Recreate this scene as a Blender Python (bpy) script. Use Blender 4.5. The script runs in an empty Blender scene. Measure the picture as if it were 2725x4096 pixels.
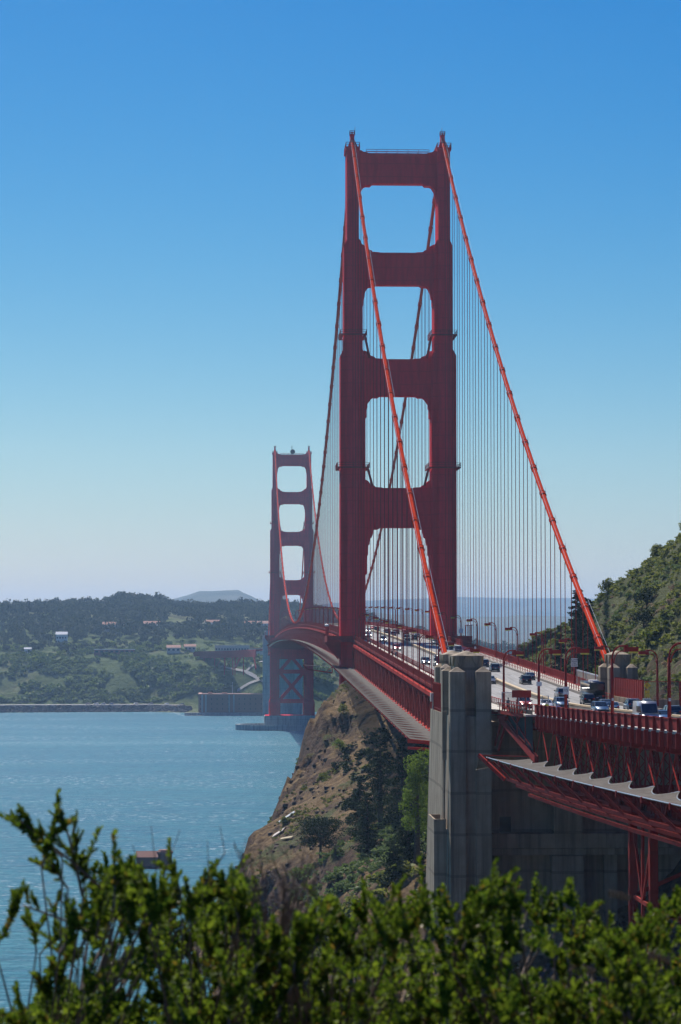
import bpy, bmesh, math, random
import numpy as np
from mathutils import Vector, Matrix, noise as mn
from math import radians as RAD, sin, cos, pi

S = bpy.context.scene
COL = S.collection
random.seed(7)
# ------------------------------------------------------------------ camera
CX, CY, CZ = -50.708, -759.0, 75.918          # x = west, y = south along the bridge axis, z above the water
cam_d = bpy.data.cameras.new('camera')
cam = bpy.data.objects.new('camera', cam_d); COL.objects.link(cam)
cam.location = (CX, CY, CZ)
cam.rotation_euler = (pi/2 + 0.04849, 0, -0.04411)
cam_d.sensor_fit = 'VERTICAL'; cam_d.sensor_height = 36.0; cam_d.sensor_width = 24.0
cam_d.lens = 89.03
cam_d.clip_start = 0.5; cam_d.clip_end = 60000
cam_d.dof.use_dof = True; cam_d.dof.focus_distance = 620.0; cam_d.dof.aperture_fstop = 7.1
S.camera = cam
# ------------------------------------------------------------------ sky, sun, exposure
SUN_DIR = Vector((-0.25, 0.90, 1.0)).normalized()     # towards the sun: south, a little east, 48 degrees up
el = math.asin(SUN_DIR.z); az = math.atan2(SUN_DIR.x, SUN_DIR.y)
W = bpy.data.worlds.new('World'); S.world = W; W.use_nodes = True
wn = W.node_tree; bg = wn.nodes['Background']
sky = wn.nodes.new('ShaderNodeTexSky'); sky.sky_type = 'NISHITA'; sky.sun_disc = False
sky.sun_elevation = el; sky.sun_rotation = az
sky.altitude = 100; sky.air_density = 1.0; sky.dust_density = 0.35; sky.ozone_density = 2.0
gam = wn.nodes.new('ShaderNodeGamma'); gam.inputs[1].default_value = 1.5
hsv = wn.nodes.new('ShaderNodeHueSaturation'); hsv.inputs['Saturation'].default_value = 1.35; hsv.inputs['Value'].default_value = 0.215
wn.links.new(sky.outputs[0], gam.inputs[0]); wn.links.new(gam.outputs[0], hsv.inputs['Color'])
tint = wn.nodes.new('ShaderNodeMix'); tint.data_type = 'RGBA'; tint.blend_type = 'MULTIPLY'; tint.inputs[0].default_value = 1.0; tint.inputs[7].default_value = (0.84, 0.96, 1.10, 1)
wn.links.new(hsv.outputs[0], tint.inputs[6]); sep = wn.nodes.new('ShaderNodeSeparateColor'); cmb = wn.nodes.new('ShaderNodeCombineColor'); wn.links.new(tint.outputs[2], sep.inputs[0])
for ch, (kk, gg) in enumerate(((0.90, 1.06), (0.755, 0.83), (0.705, 0.50))):      # the photograph's rendering of the blue, one curve per channel for the whole sky
    m1 = wn.nodes.new('ShaderNodeMath'); m1.operation = 'MULTIPLY'; m1.inputs[1].default_value = 0.12746
    m2 = wn.nodes.new('ShaderNodeMath'); m2.operation = 'POWER'; m2.inputs[1].default_value = gg
    m3 = wn.nodes.new('ShaderNodeMath'); m3.operation = 'MULTIPLY'; m3.inputs[1].default_value = kk/0.12746
    wn.links.new(sep.outputs[ch], m1.inputs[0]); wn.links.new(m1.outputs[0], m2.inputs[0]); wn.links.new(m2.outputs[0], m3.inputs[0]); wn.links.new(m3.outputs[0], cmb.inputs[ch])
wn.links.new(cmb.outputs[0], bg.inputs[0]); bg.inputs[1].default_value = 0.10
sun_d = bpy.data.lights.new('sun', 'SUN'); sun_d.energy = 4.2; sun_d.angle = RAD(0.53); sun_d.color = (1.0, 0.95, 0.87)
sun = bpy.data.objects.new('sun', sun_d); COL.objects.link(sun)
sun.rotation_euler = SUN_DIR.to_track_quat('Z', 'Y').to_euler(); sun.location = (0, 300, 600)
vs = S.view_settings; vs.view_transform = 'Standard'; vs.look = 'None'; vs.gamma = 1.0; vs.use_curve_mapping = False
vs.exposure = 0.47
S.render.engine = 'CYCLES'
S.cycles.use_denoising = True
S.cycles.max_bounces = 6; S.cycles.diffuse_bounces = 3; S.cycles.glossy_bounces = 3
S.cycles.transparent_max_bounces = 16; S.cycles.transmission_bounces = 4; S.cycles.volume_bounces = 0
S.cycles.caustics_reflective = False; S.cycles.caustics_refractive = False

# ------------------------------------------------------------------ materials
def rgb(c): return (c[0], c[1], c[2], 1.0)
class NT:
    def __init__(s, name):
        s.m = bpy.data.materials.new(name); s.m.use_nodes = True; s.t = s.m.node_tree
        s.b = s.t.nodes['Principled BSDF']; s.out = s.t.nodes['Material Output']
    def n(s, typ, **kw):
        x = s.t.nodes.new(typ)
        for k, v in kw.items():
            if k.startswith('i_'): x.inputs[k[2:].replace('_', ' ')].default_value = v
            else: setattr(x, k, v)
        return x
    def l(s, a, b): s.t.links.new(a, b)
    def coord(s, scale=(1, 1, 1), kind='Object'):
        tc = s.n('ShaderNodeTexCoord'); mp = s.n('ShaderNodeMapping'); mp.inputs['Scale'].default_value = scale
        s.l(tc.outputs[kind], mp.inputs[0]); return mp.outputs[0]
    def noise(s, vec, scale, detail=4, rough=0.55):
        x = s.n('ShaderNodeTexNoise'); x.inputs['Scale'].default_value = scale; x.inputs['Detail'].default_value = detail
        x.inputs['Roughness'].default_value = rough; s.l(vec, x.inputs['Vector']); return x.outputs[0]
    def ramp(s, fac, stops):
        r = s.n('ShaderNodeValToRGB'); e = r.color_ramp.elements
        while len(e) < len(stops): e.new(0.5)
        for q, (p, c) in zip(e, stops): q.position = p; q.color = rgb(c) if not isinstance(c, (int, float)) else (c, c, c, 1)
        s.l(fac, r.inputs[0]); return r.outputs[0]
    def mix(s, fac, a, b, mode='MIX'):
        x = s.n('ShaderNodeMix', data_type='RGBA', blend_type=mode)
        for sock, v in ((x.inputs[0], fac), (x.inputs[6], a), (x.inputs[7], b)):
            if hasattr(v, 'default_value'): s.l(v, sock)
            else: sock.default_value = v if isinstance(v, (int, float)) else rgb(v)
        return x.outputs[2]
    def math(s, op, a, b=0.0):
        x = s.n('ShaderNodeMath', operation=op)
        for sock, v in ((x.inputs[0], a), (x.inputs[1], b)):
            if hasattr(v, 'default_value'): s.l(v, sock)
            else: sock.default_value = v
        return x.outputs[0]
    def bump(s, h, strength=0.3, dist=0.1):
        b = s.n('ShaderNodeBump'); b.inputs['Strength'].default_value = strength; b.inputs['Distance'].default_value = dist
        s.l(h, b.inputs['Height']); s.l(b.outputs[0], s.b.inputs['Normal'])
    def base(s, c, rough=0.6, metal=0.0, spec=0.5):
        if hasattr(c, 'default_value'): s.l(c, s.b.inputs['Base Color'])
        else: s.b.inputs['Base Color'].default_value = rgb(c)
        s.b.inputs['Roughness'].default_value = rough; s.b.inputs['Metallic'].default_value = metal
        s.b.inputs['Specular IOR Level'].default_value = spec
        return s.m

M = {}
def mottled(name, c1, c2, scale, rough=0.6, detail=4, bump=0.0, bdist=0.05, spec=0.4, stretch=(1, 1, 1), lo=0.35, hi=0.65):
    t = NT(name); v = t.coord(stretch); f = t.noise(v, scale, detail)
    c = t.ramp(f, [(lo, c1), (hi, c2)])
    if bump: t.bump(f, bump, bdist)
    M[name] = t.base(c, rough, 0, spec); return M[name]
def plain(name, c, rough=0.5, metal=0.0, spec=0.5):
    t = NT(name); v = t.coord(); f = t.noise(v, 3.0, 2)
    c2 = tuple(min(1, q*1.12) for q in c); c1 = tuple(q*0.9 for q in c)
    M[name] = t.base(t.ramp(f, [(0.4, c1), (0.6, c2)]), rough, metal, spec); return M[name]

def steel(name, c, dark, spec=0.06):
    t = NT(name); v = t.coord((1, 1, 0.12)); f = t.noise(v, 0.9, 5, 0.6); v2 = t.coord(); f2 = t.noise(v2, 0.25, 3)
    k = t.ramp(f, [(0.38, dark), (0.55, c), (0.75, tuple(min(1, q*1.1) for q in c))])
    k = t.mix(0.35, k, t.ramp(f2, [(0.35, tuple(q*0.86 for q in c)), (0.65, c)]))
    # faint plate seams every few metres
    w = t.n('ShaderNodeTexWave', wave_type='BANDS', bands_direction='Z'); w.inputs['Scale'].default_value = 0.08; w.inputs['Distortion'].default_value = 0.4
    t.l(v2, w.inputs['Vector'])
    k = t.mix(t.math('MULTIPLY', t.math('GREATER_THAN', w.outputs[1], 0.98), 0.6), k, dark)
    t.bump(f, 0.08, 0.05)
    M[name] = t.base(k, 0.8, 0, spec); return M[name]
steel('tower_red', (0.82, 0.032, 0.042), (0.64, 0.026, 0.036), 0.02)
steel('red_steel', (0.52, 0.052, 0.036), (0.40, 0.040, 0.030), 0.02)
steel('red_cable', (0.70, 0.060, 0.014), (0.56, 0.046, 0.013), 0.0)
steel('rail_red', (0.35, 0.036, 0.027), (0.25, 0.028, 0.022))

def concrete(name, c1, c2, board=2.2, joint=0.2):
    t = NT(name); v = t.coord(); f = t.noise(v, 0.35, 6, 0.65); vs_ = t.coord((1.3, 1.3, 0.07)); st = t.noise(vs_, 0.8, 5, 0.6)
    k = t.ramp(f, [(0.3, c1), (0.7, c2)])
    k = t.mix(t.ramp(st, [(0.44, 0.0), (0.66, 0.85)]), k, tuple(q*0.42 for q in c1))
    w = t.n('ShaderNodeTexWave', wave_type='BANDS', bands_direction='Z'); w.inputs['Scale'].default_value = board; w.inputs['Distortion'].default_value = 0.6
    w.inputs['Detail'].default_value = 2; t.l(v, w.inputs['Vector'])
    j = t.n('ShaderNodeTexWave', wave_type='BANDS', bands_direction='Z'); j.inputs['Scale'].default_value = 0.055; j.inputs['Distortion'].default_value = 0.3
    t.l(v, j.inputs['Vector'])
    jm = t.math('GREATER_THAN', j.outputs[1], 0.988)
    k = t.mix(t.math('MULTIPLY', jm, 0.5), k, tuple(q*0.4 for q in c1))
    k = t.mix(t.math('MULTIPLY', w.outputs[1], 0.16), k, tuple(q*0.6 for q in c1))
    h = t.math('ADD', t.math('MULTIPLY', w.outputs[1], 0.5), f); t.bump(h, 0.5, 0.08)
    M[name] = t.base(k, 0.85, 0, 0.25); return M[name]
concrete('concrete', (0.33, 0.245, 0.155), (0.48, 0.375, 0.255))
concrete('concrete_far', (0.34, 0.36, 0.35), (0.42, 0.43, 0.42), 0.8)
mottled('road_surface', (0.22, 0.213, 0.20), (0.34, 0.33, 0.31), 0.5, 0.85, 6, 0.15, 0.01, 0.3, (2.5, 0.12, 1))
mottled('sidewalk', (0.50, 0.45, 0.38), (0.60, 0.55, 0.47), 0.6, 0.9, 4)
plain('paint_white', (0.78, 0.77, 0.74), 0.7)
plain('barrier', (0.23, 0.19, 0.15), 0.8)
plain('barrier_cap', (0.52, 0.38, 0.20), 0.7)
plain('galvanised', (0.45, 0.46, 0.47), 0.4, 0.6)
plain('dark_steel', (0.035, 0.030, 0.030), 0.9, 0, 0.1)
plain('sign_white', (0.75, 0.75, 0.73), 0.5)
plain('sign_yellow', (0.80, 0.55, 0.02), 0.5)
plain('sign_black', (0.02, 0.02, 0.02), 0.6)
plain('lamp_lens', (0.70, 0.55, 0.06), 0.3)
plain('globe', (0.75, 0.73, 0.68), 0.25)
plain('tyre', (0.02, 0.02, 0.02), 0.8)
plain('rim', (0.35, 0.36, 0.37), 0.3, 0.8)
plain('bumper', (0.03, 0.03, 0.032), 0.6)
plain('tail_red', (0.55, 0.015, 0.012), 0.25)
plain('plate', (0.7, 0.7, 0.68), 0.5)
plain('wood_board', (0.56, 0.44, 0.25), 0.8)
plain('grey_sheet', (0.42, 0.46, 0.45), 0.5)
plain('brick', (0.27, 0.13, 0.095), 0.9)
plain('tile_roof', (0.46, 0.22, 0.14), 0.85)
plain('cream_wall', (0.62, 0.53, 0.44), 0.85)
plain('white_wall', (0.70, 0.69, 0.66), 0.85)
plain('dark_window', (0.03, 0.035, 0.04), 0.15)
plain('skin', (0.50, 0.32, 0.23), 0.55)
plain('hair', (0.05, 0.035, 0.025), 0.7)
plain('cloth_black', (0.025, 0.025, 0.03), 0.85)
t = NT('car_glass'); v = t.coord(); M['car_glass'] = t.base(t.ramp(t.noise(v, 2, 1), [(0.4, (0.02, 0.03, 0.035)), (0.6, (0.03, 0.042, 0.048))]), 0.06, 0, 0.9)
t = NT('headlamp'); v = t.coord(); t.base(t.ramp(t.noise(v, 2, 1), [(0.4, (0.8, 0.8, 0.78)), (0.6, (0.9, 0.9, 0.88))]), 0.15)
t.b.inputs['Emission Color'].default_value = (1, 0.97, 0.9, 1); t.b.inputs['Emission Strength'].default_value = 14.0; M['headlamp'] = t.m
t = NT('headlamp_off'); v = t.coord(); M['headlamp_off'] = t.base(t.ramp(t.noise(v, 2, 1), [(0.4, (0.6, 0.6, 0.6)), (0.6, (0.75, 0.75, 0.75))]), 0.1)
def paint(name, c, metal=0.3):
    t = NT(name); v = t.coord(); f = t.noise(v, 1.5, 3)
    t.base(t.ramp(f, [(0.35, tuple(q*0.9 for q in c)), (0.65, c)]), 0.32, metal)
    t.b.inputs['Coat Weight'].default_value = 0.6; t.b.inputs['Coat Roughness'].default_value = 0.08; M[name] = t.m
for nm, c in dict(white=(0.72, 0.72, 0.70), silver=(0.45, 0.46, 0.47), grey=(0.16, 0.17, 0.18), black=(0.012, 0.012, 0.014),
                  navy=(0.02, 0.04, 0.09), blue=(0.06, 0.13, 0.24), slate=(0.11, 0.15, 0.19), red=(0.45, 0.02, 0.02), tan=(0.35, 0.31, 0.25)).items(): paint('paint_'+nm, c)

def leafmat(name, c1, c2, scale=1.2, trans=0.35, rough=0.6, spec=0.12):
    t = NT(name); v = t.coord(); f = t.noise(v, scale, 3)
    g = t.n('ShaderNodeNewGeometry')
    k = t.ramp(t.math('ADD', t.math('MULTIPLY', f, 0.6), t.math('MULTIPLY', g.outputs['Random Per Island'], 0.4)), [(0.3, c1), (0.7, c2)])
    t.base(k, rough, 0, spec)
    tr = t.n('ShaderNodeBsdfTranslucent'); t.l(k, tr.inputs[0]); mx = t.n('ShaderNodeMixShader'); mx.inputs[0].default_value = trans
    t.l(t.b.outputs[0], mx.inputs[1]); t.l(tr.outputs[0], mx.inputs[2]); t.l(mx.outputs[0], t.out.inputs[0]); M[name] = t.m
leafmat('leaf_bush', (0.035, 0.080, 0.008), (0.20, 0.265, 0.022), 2.2, 0.5, 0.6, 0.08)
leafmat('leaf_bush_yellow', (0.16, 0.15, 0.02), (0.30, 0.20, 0.03), 6.0, 0.4, 0.4)
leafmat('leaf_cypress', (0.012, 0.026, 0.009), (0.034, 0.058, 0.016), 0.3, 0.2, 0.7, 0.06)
leafmat('leaf_bright', (0.08, 0.14, 0.015), (0.18, 0.25, 0.03), 0.3, 0.5)
leafmat('leaf_scrub', (0.08, 0.11, 0.016), (0.27, 0.28, 0.06), 0.05, 0.45)
leafmat('leaf_scrub_pale', (0.09, 0.14, 0.04), (0.19, 0.25, 0.08), 0.08, 0.4)
leafmat('leaf_wood', (0.016, 0.032, 0.014), (0.085, 0.105, 0.040), 0.012, 0.25)
leafmat('leaf_bluff', (0.06, 0.11, 0.022), (0.22, 0.28, 0.06), 0.015, 0.35)
leafmat('dry_grass', (0.25, 0.17, 0.09), (0.42, 0.32, 0.19), 3.0, 0.3)
mottled('bark', (0.05, 0.036, 0.027), (0.10, 0.075, 0.055), 4.0, 0.9)
mottled('twig', (0.14, 0.095, 0.065), (0.26, 0.19, 0.14), 8.0, 0.9)
mottled('rock', (0.06, 0.052, 0.048), (0.17, 0.15, 0.135), 0.6, 0.95, 6, 0.4, 0.4)

# safety net: fine steel mesh, most of each square is open
t = NT('net'); v = t.coord(); f = t.noise(v, 1.2, 4)
t.base(t.ramp(f, [(0.35, (0.17, 0.155, 0.135)), (0.65, (0.23, 0.21, 0.185))]), 0.95, 0.0, 0.05)
tp = t.n('ShaderNodeBsdfTransparent'); mx = t.n('ShaderNodeMixShader'); mx.inputs[0].default_value = 0.72
t.l(tp.outputs[0], mx.inputs[1]); t.l(t.b.outputs[0], mx.inputs[2]); t.l(mx.outputs[0], t.out.inputs[0]); M['net'] = t.m
t = NT('chain_link'); v = t.coord(); f = t.noise(v, 2.0, 2)
t.base(t.ramp(f, [(0.4, (0.12, 0.11, 0.10)), (0.6, (0.2, 0.18, 0.17))]), 0.6, 0.3, 0.4)
tp = t.n('ShaderNodeBsdfTransparent'); mx = t.n('ShaderNodeMixShader'); mx.inputs[0].default_value = 0.4
t.l(tp.outputs[0], mx.inputs[1]); t.l(t.b.outputs[0], mx.inputs[2]); t.l(mx.outputs[0], t.out.inputs[0]); M['chain_link'] = t.m

# water
t = NT('water'); v = t.coord(); vw = t.coord((0.7, 1.0, 1))
w1 = t.noise(vw, 0.16, 5, 0.65); w2 = t.noise(vw, 0.9, 4, 0.65); w0 = t.noise(vw, 0.02, 3, 0.5)
h = t.math('ADD', t.math('ADD', t.math('MULTIPLY', w1, 2.4), t.math('MULTIPLY', w2, 0.8)), t.math('MULTIPLY', w0, 1.5))
big = t.noise(t.coord((0.6, 1, 1)), 0.0035, 4, 0.55)
kc = t.ramp(big, [(0.36, (0.008, 0.215, 0.320)), (0.64, (0.026, 0.285, 0.355))])
wy = t.n('ShaderNodeSeparateXYZ'); t.l(v, wy.inputs[0]); yy = t.math('ADD', wy.outputs[1], t.math('MULTIPLY', t.noise(t.coord((1, 0.3, 1)), 0.006, 3), 260.0))
rip = t.ramp(t.math('MULTIPLY', t.math('ABSOLUTE', t.math('SUBTRACT', yy, 1160.0)), 0.01), [(0.0, 1.0), (0.55, 0.0)])      # a tide line across the strait
strk = t.noise(t.coord((0.16, 1.0, 1)), 0.05, 5, 0.6); kc = t.mix(t.ramp(strk, [(0.34, 0.0), (0.66, 0.55)]), kc, (0.07, 0.31, 0.34))
kc = t.mix(t.ramp(t.noise(t.coord((0.2, 1.0, 1)), 0.16, 4, 0.6), [(0.52, 0.0), (0.74, 0.7)]), kc, (0.004, 0.100, 0.175))  # wave shading painted in: ripple troughs darkened in the colour
kc = t.mix(t.ramp(t.noise(t.coord((0.28, 1.0, 1)), 0.42, 5, 0.7), [(0.40, 0.55), (0.62, 0.0)]), kc, (0.004, 0.085, 0.165))  # finer ripples, their dark sides likewise painted into the colour
whitecap_glint = t.math('MULTIPLY', t.ramp(t.noise(t.coord((0.7, 1.0, 1)), 0.34, 3, 0.7), [(0.585, 0.0), (0.63, 1.0)]), t.math('MAXIMUM', t.ramp(t.noise(t.coord((0.3, 1, 1)), 0.012, 4), [(0.42, 0.10), (0.60, 1.0)]), rip))  # small whitecaps, and sun glitter painted into the colour as white flecks
foam = t.math('MULTIPLY', t.ramp(t.noise(t.coord((0.22, 1.0, 1)), 0.075, 5, 0.62), [(0.665, 0.0), (0.70, 1.0)]), t.ramp(t.noise(t.coord((0.4, 1, 1)), 0.006, 3), [(0.48, 0.0), (0.66, 1.0)]))
kc = t.mix(t.math('MULTIPLY', rip, 0.35), kc, (0.14, 0.36, 0.40))
kc = t.mix(t.math('MAXIMUM', foam, whitecap_glint), kc, (0.75, 0.78, 0.78))
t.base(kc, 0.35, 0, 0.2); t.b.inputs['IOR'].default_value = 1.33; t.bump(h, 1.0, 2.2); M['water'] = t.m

# ------------------------------------------------------------------ mesh helpers
class MB:
    def __init__(s): s.v = []; s.f = []; s.mi = []; s.cur = 0
    def quad(s, a, b, c, d):
        n = len(s.v); s.v += [tuple(a), tuple(b), tuple(c), tuple(d)]; s.f.append((n, n+1, n+2, n+3)); s.mi.append(s.cur); return s
    def poly(s, pts):
        n = len(s.v); s.v += [tuple(p) for p in pts]; s.f.append(tuple(range(n, n+len(pts)))); s.mi.append(s.cur); return s
    def hexa(s, p):       # 8 points: bottom 0-3 ccw, top 4-7
        n = len(s.v); s.v += [tuple(q) for q in p]
        for f in ((3, 2, 1, 0), (4, 5, 6, 7), (0, 1, 5, 4), (1, 2, 6, 5), (2, 3, 7, 6), (3, 0, 4, 7)):
            s.f.append(tuple(n+i for i in f)); s.mi.append(s.cur)
        return s
    def box(s, x0, x1, y0, y1, z0, z1):
        x0, x1 = min(x0, x1), max(x0, x1); y0, y1 = min(y0, y1), max(y0, y1); z0, z1 = min(z0, z1), max(z0, z1)
        return s.hexa([(x0, y0, z0), (x1, y0, z0), (x1, y1, z0), (x0, y1, z0), (x0, y0, z1), (x1, y0, z1), (x1, y1, z1), (x0, y1, z1)])
    def frustum(s, b, zt0, tpr, zt1):   # b = x0,x1,y0,y1 bottom rectangle; tpr top rectangle
        (a, c, d, e), (f, g, h, i) = b, tpr
        return s.hexa([(a, d, zt0), (c, d, zt0), (c, e, zt0), (a, e, zt0), (f, h, zt1), (g, h, zt1), (g, i, zt1), (f, i, zt1)])
    def beam(s, p, q, w, h, up=(0, 0, 1)):
        p, q = Vector(p), Vector(q); d = (q-p); 
        if d.length < 1e-6: return s
        d.normalize(); u = Vector(up)
        if abs(d.dot(u)) > 0.98: u = Vector((0, 1, 0)) if abs(d.y) < 0.9 else Vector((1, 0, 0))
        r = d.cross(u).normalized(); u = r.cross(d)
        a, b = r*w/2, u*h/2
        return s.hexa([p-a-b, p+a-b, q+a-b, q-a-b, p-a+b, p+a+b, q+a+b, q-a+b])
    def prism(s, poly, f0, f1):     # poly list of 2d; f0(p)->3d, f1(p)->3d
        n = len(s.v); k = len(poly)
        s.v += [tuple(f0(p)) for p in poly] + [tuple(f1(p)) for p in poly]
        s.f.append(tuple(range(n+k-1, n-1, -1))); s.f.append(tuple(range(n+k, n+2*k))); s.mi += [s.cur]*2
        for i in range(k):
            j = (i+1) % k; s.f.append((n+i, n+j, n+k+j, n+k+i)); s.mi.append(s.cur)
        return s
    def tube(s, pts, rad, n=8, caps=True):
        pts = [Vector(p) for p in pts]; m = len(pts); b = len(s.v)
        ref = None
        for i, p in enumerate(pts):
            d = (pts[min(i+1, m-1)]-pts[max(i-1, 0)]).normalized()
            if ref is None: ref = Vector((0, 0, 1)) if abs(d.z) < 0.9 else Vector((1, 0, 0))
            r = d.cross(ref).normalized(); u = r.cross(d).normalized(); ref = u
            R = rad[i] if isinstance(rad, (list, tuple)) else rad
            for k in range(n):
                a = 2*pi*k/n; s.v.append(tuple(p + r*cos(a)*R + u*sin(a)*R))
        for i in range(m-1):
            for k in range(n):
                k2 = (k+1) % n; s.f.append((b+i*n+k, b+i*n+k2, b+(i+1)*n+k2, b+(i+1)*n+k)); s.mi.append(s.cur)
        if caps:
            s.f.append(tuple(b+k for k in range(n-1, -1, -1))); s.f.append(tuple(b+(m-1)*n+k for k in range(n))); s.mi += [s.cur]*2
        return s
    def ball(s, c, r, nu=10, nv=6, sc=(1, 1, 1)):
        b = len(s.v)
        for j in range(nv+1):
            ph = pi*j/nv
            for i in range(nu):
                th = 2*pi*i/nu; s.v.append((c[0]+r*sc[0]*sin(ph)*cos(th), c[1]+r*sc[1]*sin(ph)*sin(th), c[2]+r*sc[2]*cos(ph)))
        for j in range(nv):
            for i in range(nu):
                i2 = (i+1) % nu; s.f.append((b+j*nu+i, b+(j+1)*nu+i, b+(j+1)*nu+i2, b+j*nu+i2)); s.mi.append(s.cur)
        return s
    def mesh(s, name, mats, smooth=False):
        me = bpy.data.meshes.new(name); me.from_pydata(s.v, [], s.f)
        for m_ in (mats if isinstance(mats, (list, tuple)) else [mats]): me.materials.append(M[m_])
        if any(s.mi): me.polygons.foreach_set('material_index', s.mi)
        if smooth: me.polygons.foreach_set('use_smooth', [True]*len(me.polygons))
        me.update(); return me
    def build(s, name, mats, parent=None, smooth=False, bevel=0):
        o = bpy.data.objects.new(name, s.mesh(name, mats, smooth)); COL.objects.link(o)
        if parent is not None: attach(o, parent)
        if bevel:
            b = o.modifiers.new('bevel', 'BEVEL'); b.width = bevel; b.segments = 1; b.limit_method = 'ANGLE'
        return o
def attach(o, parent):           # parent without moving: the shapes are given in the thing's own frame
    o.parent = parent
def link(me, name, parent=None, loc=(0, 0, 0), rz=0):
    o = bpy.data.objects.new(name, me); COL.objects.link(o); o.location = loc; o.rotation_euler = (0, 0, rz)
    if parent is not None: o.parent = parent
    return o
def empty(name, loc=(0, 0, 0), rz=0):
    o = bpy.data.objects.new(name, None); COL.objects.link(o); o.location = loc; o.rotation_euler = (0, 0, rz); o.empty_display_size = 0.5
    return o
def tag(o, label=None, cat=None, group=None, kind=None):
    if label: o['label'] = label
    if cat: o['category'] = cat
    if group: o['group'] = group
    if kind: o['kind'] = kind
    return o
KIDS = {}
def copy_tree(o, parent=None):
    c = o.copy(); COL.objects.link(c); c.parent = parent
    for ch in o.children: copy_tree(ch, c)
    return c
def mesh_np(name, V, F, mats, mi=None, smooth=False):
    V = np.asarray(V, np.float32); F = np.asarray(F, np.int32); k = F.shape[1]
    me = bpy.data.meshes.new(name); me.vertices.add(len(V)); me.vertices.foreach_set('co', V.ravel())
    me.loops.add(F.size); me.loops.foreach_set('vertex_index', F.ravel())
    me.polygons.add(len(F)); me.polygons.foreach_set('loop_start', np.arange(0, F.size, k, dtype=np.int32))
    for m_ in (mats if isinstance(mats, (list, tuple)) else [mats]): me.materials.append(M[m_])
    if mi is not None: me.polygons.foreach_set('material_index', np.asarray(mi, np.int32))
    if smooth: me.polygons.foreach_set('use_smooth', np.ones(len(F), bool))
    me.update(calc_edges=True); me.validate(); return me
rng = np.random.default_rng(11)

# ------------------------------------------------------------------ the road line
_ry = [-700, -640, -525, -437, -380, -343, -300]; _rz = [69.4, 68.4, 66.65, 65.55, 65.05, 65.4, 66.36]
def zr(y):                        # road surface height
    if y >= 1280: return 74.4 - 0.0268*(y-1280)
    if y >= 0: return 74.4 + 0.021*y*(1-y/1280)
    if y >= -300: return 74.4 + 0.0268*y
    y = max(y, -699.9)
    for i in range(len(_ry)-1):
        if _ry[i] <= y <= _ry[i+1]:
            a, b = _ry[i], _ry[i+1]; t = (y-a)/(b-a)
            def sl(j):
                if j == len(_ry)-1: return 0.0268
                if j == 0: return -0.016
                return (_rz[j+1]-_rz[j-1])/(_ry[j+1]-_ry[j-1])
            h = b-a
            return ((2*t**3-3*t**2+1)*_rz[i] + (t**3-2*t**2+t)*h*sl(i) + (-2*t**3+3*t**2)*_rz[i+1] + (t**3-t**2)*h*sl(i+1))
def xc(y):                        # the approach bends slightly west
    return 0.0 if y > -390 else 3.4*((-390-y)/135.0)**2
HALF = 13.716
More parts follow.
